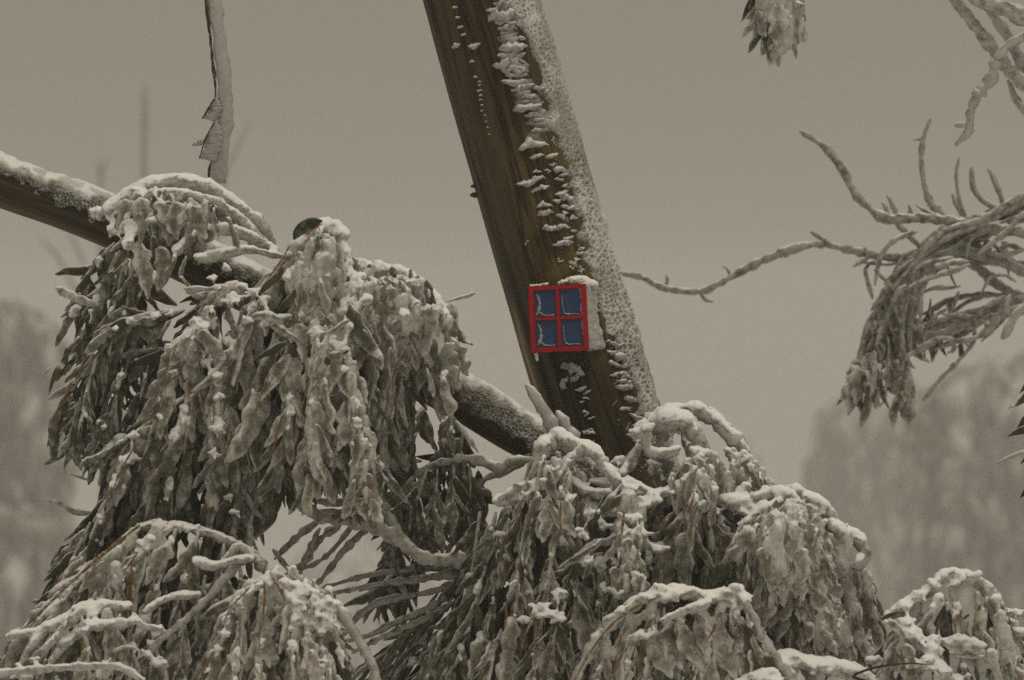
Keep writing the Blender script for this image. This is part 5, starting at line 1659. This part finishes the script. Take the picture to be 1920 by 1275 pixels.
for x, y, r, a in ((1770, 1080, 12, -.06), (1750, 1095, 13, -.07), (1725, 1118, 13, -.08), (1700, 1135, 12, -.08), (1700, 1165, 15, -.1), (1710, 1185, 14, -.11), (1745, 1215, 17, -.12), (1735, 1235, 17, -.13), (1755, 1250, 16, -.13), (1800, 1090, 10, -.06), (1750, 1200, 13, -.11), (1770, 1265, 18, -.13),
                   (1800, 1275, 16, -.12), (1640, 1240, 16, -.02), (1915, 1148, 9, -.02), (1890, 1165, 9, -.03)):
    M_.heap(x, y, r, a, 1.2, .75)
for x0, y0, x1, y1, kd, w in ((1782, 1222, 1846, 1232, 'plate', 1.3), (1770, 1210, 1850, 1200, 'plate', 1.2), (1660, 1165, 1705, 1185, 'plate', 1.3), (1700, 1205, 1712, 1255, 'plate', 1.4), (1650, 1162, 1690, 1140, 'bare', 1.0), (1818, 1150, 1805, 1165, 'bare', 1.4)):
    M_.one(x0, y0, x1, y1, kd, -.14, w)
M_.one(1828, 1248, 1840, 1290, 'bare', -.16, 1.2, label='bare yellow green shoot')
M_.twig([(1845, 1235), (1868, 1255), (1882, 1290)], 3.5, -.15, mat=M_TWIGTHIN)
M_.finish(voxel=.0036)

# a dead stick with snow on it across the bottom, and a dark red wand
K2 = Plant('fallen_stick', P(1560, 1990, 6.0), 'snow covered stick with a dark red wand lying low across the bottom right', 'branch', seed=91, base_d=5.98)
K2.twig([(1420, 1248), (1480, 1238), (1530, 1250), (1580, 1256), (1630, 1278), (1690, 1330), (1740, 1500), (1760, 2100)], 14, .02, .02, name='stick', snow=.9, r1=12)
K2.twig([(1630, 1278), (1600, 1268), (1640, 1252), (1700, 1244), (1740, 1246)], 2.6, -.04, -.1, name='wand', lump=.05, mat=paint_mat('red_bark', (.05, .018, .014), .6))
K2.twig([(1540, 1254), (1535, 1275), (1530, 1300)], 8, 0)
for x, y, r in ((1460, 1240, 15), (1500, 1240, 15), (1540, 1250, 13), (1430, 1246, 13)):
    K2.heap(x, y, r, -.01, 1.5, .6)
K2.finish()

# ---------------------------------------------------------------- limbs of the leaning tree above the picture, for what hangs from them
def limb(pts, r0, r1):
    q = smooth_path(np.array(pts, float), 60)
    p = np.array([P(a[0], a[1], a[2]) for a in q])
    V, Q, T = tube(p, np.linspace(r0, r1, len(p)) * q[:, 2] * PXU, 12, .08, 5)
    link('limb', mesh_np('limb', V, [Q, T]), M_TWIG, tree)


limb([(850, -150, 6.70), (700, -230, 6.6), (520, -210, 6.5), (380, -150, 6.45), (200, -170, 6.4)], 55, 18)
limb([(800, -330, 6.70), (1050, -300, 6.7), (1280, -180, 6.75), (1450, -130, 6.8), (1700, -120, 6.85), (2000, -60, 6.9)], 60, 16)

# hanging iced twig, top left
H = Plant('hanging_twig', P(385, -150, 6.45), 'thick slab of ice on a twig hanging from above, top left', 'twig', seed=101, base_d=6.45, twig_mat=M_ICE)
BLACK_BARK = paint_mat('black_bark', (.03, .022, .014), .7, (.3, .29, .26), .6, 160)
H.twig([(378, -150), (383, -60), (386, 0), (393, 60), (399, 120), (404, 165), (404, 184)], 3.4, -.018, name='stem', mat=BLACK_BARK, lump=.3, r1=2.2)
for pts in ([(404, 182), (391, 204), (379, 223)], [(403, 226), (385, 262), (374, 298)], [(396, 300), (392, 322), (391, 343)]):
    H.twig(pts, 2.2, -.032, mat=BLACK_BARK, lump=.3, r1=1.6)


def ice_slab(pl, name, left, right, d, thick):
    """slab of ice between two photo outlines (lists of (x,y) from top to bottom)"""
    n, m = 46, 12
    a, b = smooth_path(np.array(left, float), n), smooth_path(np.array(right, float), n)
    a[:, 0] += 2.2 * noise1(n, 24, 7)
    b[:, 0] += 3.0 * noise1(n, 18, 8)
    ang = np.linspace(0, 2 * np.pi, m, endpoint=False)
    V = []
    r = np.random.default_rng(5)
    for i in range(n):
        c, h = (a[i] + b[i]) / 2, (b[i] - a[i]) / 2
        c = c + np.array([1.5 * r.uniform(-1, 1), 0])
        h = h * (1 + .10 * r.uniform(-1, 1))
        k = .35 + .65 * math.sin(math.pi * min(1, max(0, (i + 1) / n))) ** .3
        for t in ang:
            q = c + h * math.copysign(abs(math.cos(t)) ** .8, math.cos(t))
            V.append(P(q[0], q[1], d - thick * math.sin(t) * k * (1 + .2 * r.uniform(-1, 1))))
    i = np.arange(n - 1)[:, None] * m
    j = np.arange(m)[None, :]
    Q = np.stack([i + j, i + (j + 1) % m, i + m + (j + 1) % m, i + m + j], -1).reshape(-1, 4)
    e0, e1 = len(V), len(V) + 1
    V = np.vstack([np.array(V), np.mean(V[:m], 0), np.mean(V[-m:], 0)])
    jj = np.arange(m)
    T = np.vstack([np.stack([np.full(m, e0), (jj + 1) % m, jj], -1), np.stack([np.full(m, e1), (n - 1) * m + jj, (n - 1) * m + (jj + 1) % m], -1)])
    link(name, mesh_np(name, V, [Q, T]), M_ICE, pl.root)


ice_slab(H, 'ice_slab', [(386, -60), (390, 20), (397, 70), (404, 120), (408, 165), (406, 190), (404, 220), (396, 250), (395, 300), (393, 343)],
         [(392, -60), (416, 4), (420, 45), (428, 90), (434, 130), (438, 180), (437, 230), (432, 260), (428, 300), (424, 344)], 6.44, .010)
ice_slab(H, 'ice_barb', [(404, 180), (392, 203), (379, 221)], [(406, 181), (417, 205), (404, 229)], 6.430, .009)
ice_slab(H, 'ice_barb', [(404, 222), (386, 260), (374, 297)], [(407, 223), (419, 262), (405, 304)], 6.430, .009)
ice_slab(H, 'ice_barb', [(388, 258), (374, 262), (360, 271)], [(390, 268), (376, 273), (362, 274)], 6.435, .004)
H.finish()

# hanging clump of leaves, top right
G = Plant('hanging_leaf_clump', P(1450, -130, 6.8), 'clump of iced leaves hanging alone into the top of the picture, right of the trunk', 'leaves', seed=111, base_d=6.8)
G.pinch = .1
G.twig([(1452, -130), (1452, -60), (1450, -10)], 6, 0, name='stem')
for x0, y0, x1, y1, kd, w in ((1440, -40, 1392, 36, 'lance', 1.0), (1440, -35, 1402, 52, 'lance', 1.0), (1448, -30, 1418, 66, 'lance', 1.1), (1452, -20, 1428, 84, 'plate', .9), (1452, -10, 1424, 100, 'lance', 1.0), (1458, -10, 1440, 122, 'plate', 1.0), (1462, -20, 1462, 100, 'plate', 1.0),
                              (1466, -30, 1488, 82, 'plate', 1.2), (1470, -40, 1502, 62, 'plate', 1.1), (1472, -50, 1506, 30, 'plate', 1.1), (1458, 10, 1446, 118, 'club', 1.1), (1435, -50, 1394, 10, 'lance', 1.0), (1462, -10, 1476, 90, 'club', 1.3), (1450, -20, 1410, 40, 'club', 1.1)):
    G.one(x0, y0, x1, y1, kd, G.R.uniform(-.02, .02), w)
G.shell([(1415, -40), (1490, -40), (1504, 10), (1506, 60), (1486, 84), (1464, 96), (1446, 120), (1430, 90), (1424, 40)], -.045, -.045, r=13, step=9, keep=.98, tall=1.4, bulge=.02, leafy=.10)
G.finish()

# bare iced branches, upper right corner
U = Plant('iced_branch', P(2050, 1990, 6.95), 'dark iced branches crossing the upper right corner', 'branch', seed=121, base_d=6.95)
U.twig([(2050, 2100), (2090, 1400), (2100, 700), (2060, 320), (1990, 180)], 40, .06, .0, name='stem', mat=M_BARK, r1=18)
for pts, r, r1, a in (([(2060, 320), (1960, 200), (1925, 162), (1890, 128), (1860, 90), (1822, 40), (1775, -20), (1740, -60)], 15, 9, 0), ([(1990, 180), (1930, 140), (1908, 102), (1892, 72), (1872, 40), (1838, -5)], 12, 9, .03), ([(2060, 320), (2000, 90), (1935, 42), (1882, 16), (1840, 0), (1800, -30)], 22, 14, -.04),
                      ([(2000, 90), (1950, 60), (1912, 72), (1882, 94), (1866, 114)], 12, 10, -.05), ([(1930, 220), (1905, 185), (1890, 150)], 8, 6, .04), ([(1960, 200), (1935, 205), (1905, 190)], 7, 5, 0)):
    U.twig(pts, r, a, r1=r1, lump=.16)
U.twig([(1868, 110), (1858, 148), (1832, 180), (1820, 214), (1816, 246), (1792, 272)], 11, -.05, r1=8, lump=.4, mat=M_ICE)
U.twig([(1838, 172), (1822, 176)], 9, -.06, mat=M_ICE)
U.twig([(1810, 232), (1790, 236)], 7, -.06, mat=M_ICE)
U.finish()

# bare twigs and hanging bundle, right
TD = 7.7
W = Plant('iced_twig_tangle', P(2080, 1990, TD), 'tangle of bare iced twigs with a hanging bundle and one long twig reaching the trunk', 'branch', seed=131, base_d=TD, twig_mat=M_TWIGTHIN,
          mix=dict(lance=.5, club=.45, bare=.05))
W.pinch = .1
W.twig([(2080, 2100), (2090, 1500), (2080, 1000), (2030, 650), (1980, 480), (1930, 380)], 40, .1, 0, name='stem', mat=M_BARK, r1=18)
for pts, r, r1, a in (([(1162, 512), (1202, 520), (1245, 540), (1310, 546), (1370, 520), (1430, 488), (1500, 463), (1540, 458), (1600, 470), (1662, 482), (1722, 478), (1800, 470), (1900, 500), (2000, 560)], 7, 11, 0),
                      ([(1500, 246), (1545, 275), (1580, 320), (1602, 362), (1632, 392), (1662, 411), (1702, 409), (1752, 410), (1802, 418), (1870, 430), (1960, 440)], 8, 13, -.05),
                      ([(1745, 222), (1730, 265), (1728, 310), (1736, 360), (1756, 395), (1790, 415)], 5, 8, 0), ([(1822, 312), (1826, 355), (1850, 380), (1886, 396), (1930, 400)], 6, 9, 0), ([(1852, 315), (1870, 350), (1882, 388)], 6, 8, .05),
                      ([(1785, 364), (1802, 404)], 5, 6, .1), ([(1664, 366), (1682, 404)], 5, 6, .05), ([(1655, 378), (1668, 408)], 5, 6, .1), ([(1680, 418), (1702, 440), (1728, 466)], 7, 8, 0), ([(1718, 385), (1735, 395), (1756, 405)], 5, 7, -.02), ([(1520, 434), (1535, 444), (1560, 458)], 4, 6, 0),
                      ([(1620, 462), (1628, 480), (1600, 500)], 6, 5, -.02), ([(1640, 490), (1622, 505), (1636, 560)], 5, 5, 0), ([(1885, 555), (1832, 592), (1825, 640), (1796, 678), (1762, 712), (1730, 752)], 7, 4, -.06),
                      ([(1895, 552), (1852, 618), (1802, 640), (1762, 635), (1702, 668), (1690, 672)], 8, 5, -.08), ([(1935, 500), (1880, 490), (1840, 470), (1795, 452)], 12, 9, .05), ([(1935, 560), (1880, 540), (1830, 500), (1780, 490)], 12, 8, .1),
                      ([(1900, 560), (1850, 552), (1790, 560), (1730, 590)], 8, 5, .1), ([(1920, 470), (1890, 460), (1850, 490), (1800, 480)], 8, 6, .12), ([(1880, 575), (1830, 600), (1790, 640), (1740, 655)], 7, 5, .05), ([(1840, 460), (1870, 480), (1920, 468)], 6, 6, -.04),
                      ([(1830, 455), (1850, 480), (1890, 470)], 6, 6, .02), ([(1925, 395), (1880, 440), (1830, 480)], 8, 6, -.1), ([(1912, 560), (1880, 600), (1840, 640)], 6, 5, .12)):
    W.twig(pts, r * .85, a, a - .02, r1=r1 * .85, lump=.24)
    for i in range(1, len(pts) - 1):                      # short side shoots at the nodes
        if W.R.random() < .38:
            x, y = pts[i]
            b = rad(W.R.choice((70, 110, 150, 250, 300)) + W.R.uniform(-20, 20))
            ln = W.R.uniform(12, 34)
            W.twig([(x, y), (x + .6 * ln * math.cos(b), y - .6 * ln * math.sin(b)), (x + ln * math.cos(b + .3), y - ln * math.sin(b + .3))], r * .55, a, r1=r * .4, lump=.25)
for k in range(22):                                       # the hanging bundle
    R = W.R
    o = R.uniform(-1, 1)
    e = R.uniform(-1, 1)
    pts = [(1945 + R.uniform(-10, 10), 372 + 26 * o), (1885, 402 + 18 * o), (1832, 428 + 20 * o), (1775, 450 + 26 * o + R.uniform(-8, 8)), (1720 + 10 * e, 492 + 24 * o), (1690 + 34 * e, 545 + 26 * o), (1668 + 44 * e, 610 + R.uniform(-10, 10)),
           (1655 + 52 * e, 672), (1652 + 58 * e, 728 + R.uniform(-40, 18))]
    pts = [(a + R.uniform(-7, 7), b + R.uniform(-7, 7)) for a, b in pts][:R.choice((6, 7, 8, 9, 9))]
    W.twig(pts, R.uniform(4, 7.5), .0 + .10 * R.uniform(-1, 1), r1=R.uniform(4, 7), lump=.25)
for k in range(24):                                       # fine twigs running every way through the tangle
    R = W.R
    x, y = R.uniform(1690, 1930), R.uniform(400, 600)
    a = rad(R.choice((190, 200, 205, 215, 225, 235, 160, 110)) + R.uniform(-18, 18))
    ln = R.uniform(60, 150)
    b = R.uniform(-.5, .8)
    W.twig([(x, y), (x + .35 * ln * math.cos(a), y - .35 * ln * math.sin(a)), (x + .7 * ln * math.cos(a + b * .5), y - .7 * ln * math.sin(a + b * .5)), (x + ln * math.cos(a + b), y - ln * math.sin(a + b) + 12)],
           R.uniform(3.2, 5.5), R.uniform(-.15, .2), r1=R.uniform(2.4, 4), lump=.25)
for k in range(9):
    R = W.R
    y = R.uniform(-1, 1)
    W.twig([(1930, 565 + 25 * y), (1870 + R.uniform(-15, 15), 580 + 20 * y), (1810, 596 + 22 * y), (1750 + R.uniform(-20, 20), 620 + 20 * y), (1700 + R.uniform(-20, 30), 600 + 40 * R.random())], R.uniform(4, 6), .05 * R.uniform(-1, 1), r1=4)
for pts, L in (([(1670, 520), (1660, 560), (1655, 600)], (45, 70)), ([(1745, 560), (1742, 600), (1748, 630)], (35, 55)), ([(1620, 660), (1612, 700), (1606, 720)], (35, 50)), ([(1672, 670), (1684, 710), (1690, 725)], (35, 50)),
               ([(1780, 590), (1785, 610), (1790, 630)], (30, 45))):
    W.strand(pts, -.02, .02, sp=12, L=L, spread=24, g=.7, r=4, back=1)
W.shell([(1612, 670), (1640, 660), (1652, 700), (1648, 750), (1622, 752), (1596, 742), (1600, 710)], -.03, -.03, r=11, step=10, keep=.72, tall=1.6)
W.shell([(1662, 650), (1696, 660), (1712, 720), (1712, 755), (1690, 760), (1670, 730)], -.03, -.03, r=11, step=10, keep=.72, tall=1.6)
W.shell([(1650, 560), (1690, 530), (1725, 550), (1705, 640), (1700, 680), (1610, 690), (1635, 620)], -.01, -.01, r=9, step=11, keep=.60, tall=1.8)
W.twig([(1920, 570), (1902, 595), (1888, 622), (1880, 634)], 6, -.7, r1=11, lump=.2, mat=M_ICE)
W.finish()

# dark leaves at the right edge
Z = Plant('dark_leaf_spray', P(1990, 1990, 6.2), 'dark unfrosted leaf tips poking in at the right edge', 'leaves', seed=141, base_d=6.2, mat=M_LEAF_DARK)
Z.pinch = 0
Z.twig([(1990, 2100), (1990, 1500), (1975, 1100), (1960, 900), (1950, 740), (1945, 680)], 12, .02, 0, name='stem', r1=6)
for x0, y0, x1, y1, w in ((1948, 720, 1904, 776, 1.2), (1952, 760, 1896, 800, 1.3), (1952, 790, 1892, 824, 1.2), (1955, 840, 1912, 866, 1.2), (1960, 885, 1906, 922, 1.3), (1945, 690, 1918, 742, 1.2)):
    Z.one(x0, y0, x1, y1, 'bare', 0, w)
Z.twig([(1940, 840), (1890, 858), (1870, 870)], 4, .9, r1=3)
Z.finish()


# ---------------------------------------------------------------- trees and saplings fading in the fog
def fog_tree(name, label, x, d, tops, n, seed, fall, lean, spread_d=4.0, group='trees fading in the fog', ry=14, leafy=.5):
    """weeping crown: boughs arch out from the trunk to the listed tops, twigs hang from them"""
    R = random.Random(seed)
    root = empty(name, Vector(((x - 960) * d * PXU, d, float(gz(d)))), label, 'tree', group)
    base = root.location
    tr = Acc()
    crown = Acc()
    cx = sum(t[0] for t in tops) / len(tops)
    cy = max(t[1] for t in tops) + 130
    p = smooth_path(np.array([[*(base + Vector((0, 0, -.05)))], [*P(.5 * x + .5 * cx, cy + 420, d)], [*P(cx, cy, d)]]), 24)
    tr.add(*tube(p, np.linspace(.011, .006, 24) * d, 10, .1, seed))
    link('trunk', tr.mesh('trunk'), M_BARK, root)
    for k in range(n):
        i = R.randrange(len(tops) - 1)
        f = R.random()
        tx = tops[i][0] * (1 - f) + tops[i + 1][0] * f
        ty = tops[i][1] * (1 - f) + tops[i + 1][1] * f + R.uniform(-6, 10) + 260 * R.random() ** 1.7
        dd = d + R.uniform(-1, 1) * spread_d
        hang = R.uniform(*fall)
        side = lean if R.random() < .8 else -lean
        q = np.array([[*P(cx + R.uniform(-30, 30), cy + R.uniform(-40, 60), d)], [*P(.45 * cx + .55 * tx, ty - 4 + R.uniform(0, 40), .5 * d + .5 * dd)],
                      [*P(tx, ty, dd)], [*P(tx + side * 32, ty + hang * .35, dd)], [*P(tx + side * 46 + R.uniform(-12, 12), ty + hang, dd)]])
        q = smooth_path(q, 22)
        tone = R.uniform(.0, .8) if R.random() < .85 else 1.2
        tv = tube(q, np.linspace(.0017, .0007, 22) * d, 5, .3, R.randrange(9999))
        crown.add(*tv, attrs={'ice': np.full(len(tv[0]), tone), 'rim': np.full(len(tv[0]), .5)})
        for i in range(9, 22):
            for _ in range(3):
                if R.random() > leafy: continue
                dr = Vector((R.uniform(-.5, .5) + side * .2, R.uniform(-.5, .5), -1)).normalized()
                ln = R.uniform(.009, .017) * d
                nrm = Vector((R.uniform(-1, 1), -1, R.uniform(-.4, .6)))
                z = (nrm - dr * nrm.dot(dr)).normalized()
                y = z.cross(dr)
                b = Vector(q[i]) + Vector((R.uniform(-.003, .003) * d, R.uniform(-.003, .003) * d, 0))
                w = ln * R.uniform(.14, .26)
                crown.add([b, b + dr * ln * .45 + y * w, b + dr * ln, b + dr * ln * .45 - y * w, b + dr * ln * .45 + z * w * .6],
                          T=[(0, 1, 4), (1, 2, 4), (2, 3, 4), (3, 0, 4), (0, 3, 1), (1, 3, 2)], attrs={'ice': np.full(5, tone), 'rim': np.full(5, .5)})
    tag(link('crown', crown.mesh('crown'), M_BACK, root), kind='stuff')


fog_tree('frosted_tree', 'pale weeping tree in the fog behind the right bush, with an upright left side', 1660, 150.0,
         [(1560, 790), (1562, 765), (1620, 750), (1680, 740), (1740, 735)], 420, 1, (160, 380), -.45, leafy=.45)
fog_tree('frosted_tree', 'darker weeping tree in the fog at the right edge', 1880, 105.0,
         [(1722, 790), (1750, 735), (1790, 710), (1850, 695), (1940, 680), (2040, 690)], 520, 2, (160, 380), -.35, leafy=.6)
fog_tree('frosted_tree', 'blurred frosted tree in the fog along the left edge', -40, 100.0,
         [(95, 640), (88, 600), (50, 585), (0, 580), (-60, 575), (-140, 590)], 420, 3, (120, 320), .25, leafy=.6)
fog_tree('frosted_tree', 'faint low frosted tree in the fog seen through the gap in the tangle', 720, 200.0,
         [(560, 1050), (620, 1010), (680, 985), (740, 990), (800, 1010), (850, 1040)], 150, 4, (90, 220), .1)
fog_tree('frosted_tree', 'low blurred frosted tree in the fog near the lower left corner', 0, 95.0,
         [(95, 1010), (70, 960), (20, 945), (-40, 950), (-100, 990)], 200, 6, (90, 240), .3, leafy=.6)


def sapling(label, d, stems):
    x = stems[0][0][0][0]
    root = empty('bare_sapling', Vector(((x - 960) * d * PXU, d, float(gz(d)))), label, 'sapling', 'bare saplings in the fog')
    for pts, r in stems:
        q = smooth_path(np.array(pts, float), 30)
        p = np.array([P(a[0], a[1], d) for a in q])
        p[0] = (p[0][0], d, float(gz(d)) - .1) if pts[0][1] > 1290 else p[0]
        V, Q, T = tube(p, np.linspace(r, r * .55, len(p)) * 1.25 * d * PXU, 7, .1, int(x))
        link('stem', mesh_np('stem', V, [Q, T]), M_TWIGTHIN, root)


sapling('tall thin upright sapling in the fog, above the left bough', 34.0, [([(276, 1400), (273, 900), (271, 500), (270, 280), (272, 158)], 8)])
sapling('short forked sapling in the fog, leftmost above the left bough', 40.0, [([(196, 1380), (192, 800), (188, 360), (186, 320), (176, 292)], 6), ([(188, 350), (192, 320), (200, 296)], 4)])
sapling('slanting thin sapling in the fog right of the hanging iced twig', 34.0, [([(360, 1400), (390, 800), (412, 380), (440, 290), (468, 228)], 6)])
sapling('slanting bare stem in the fog under the left bough', 38.0, [([(300, 1360), (230, 800), (130, 520), (70, 440)], 6), ([(240, 820), (180, 560), (130, 430)], 5)])
sapling('faint twigs of a low sapling in the fog right of the trunk', 70.0, [([(1400, 1300), (1400, 1000), (1402, 820)], 5), ([(1398, 1000), (1380, 880), (1376, 830)], 4), ([(1402, 1000), (1420, 900), (1424, 850)], 4)])
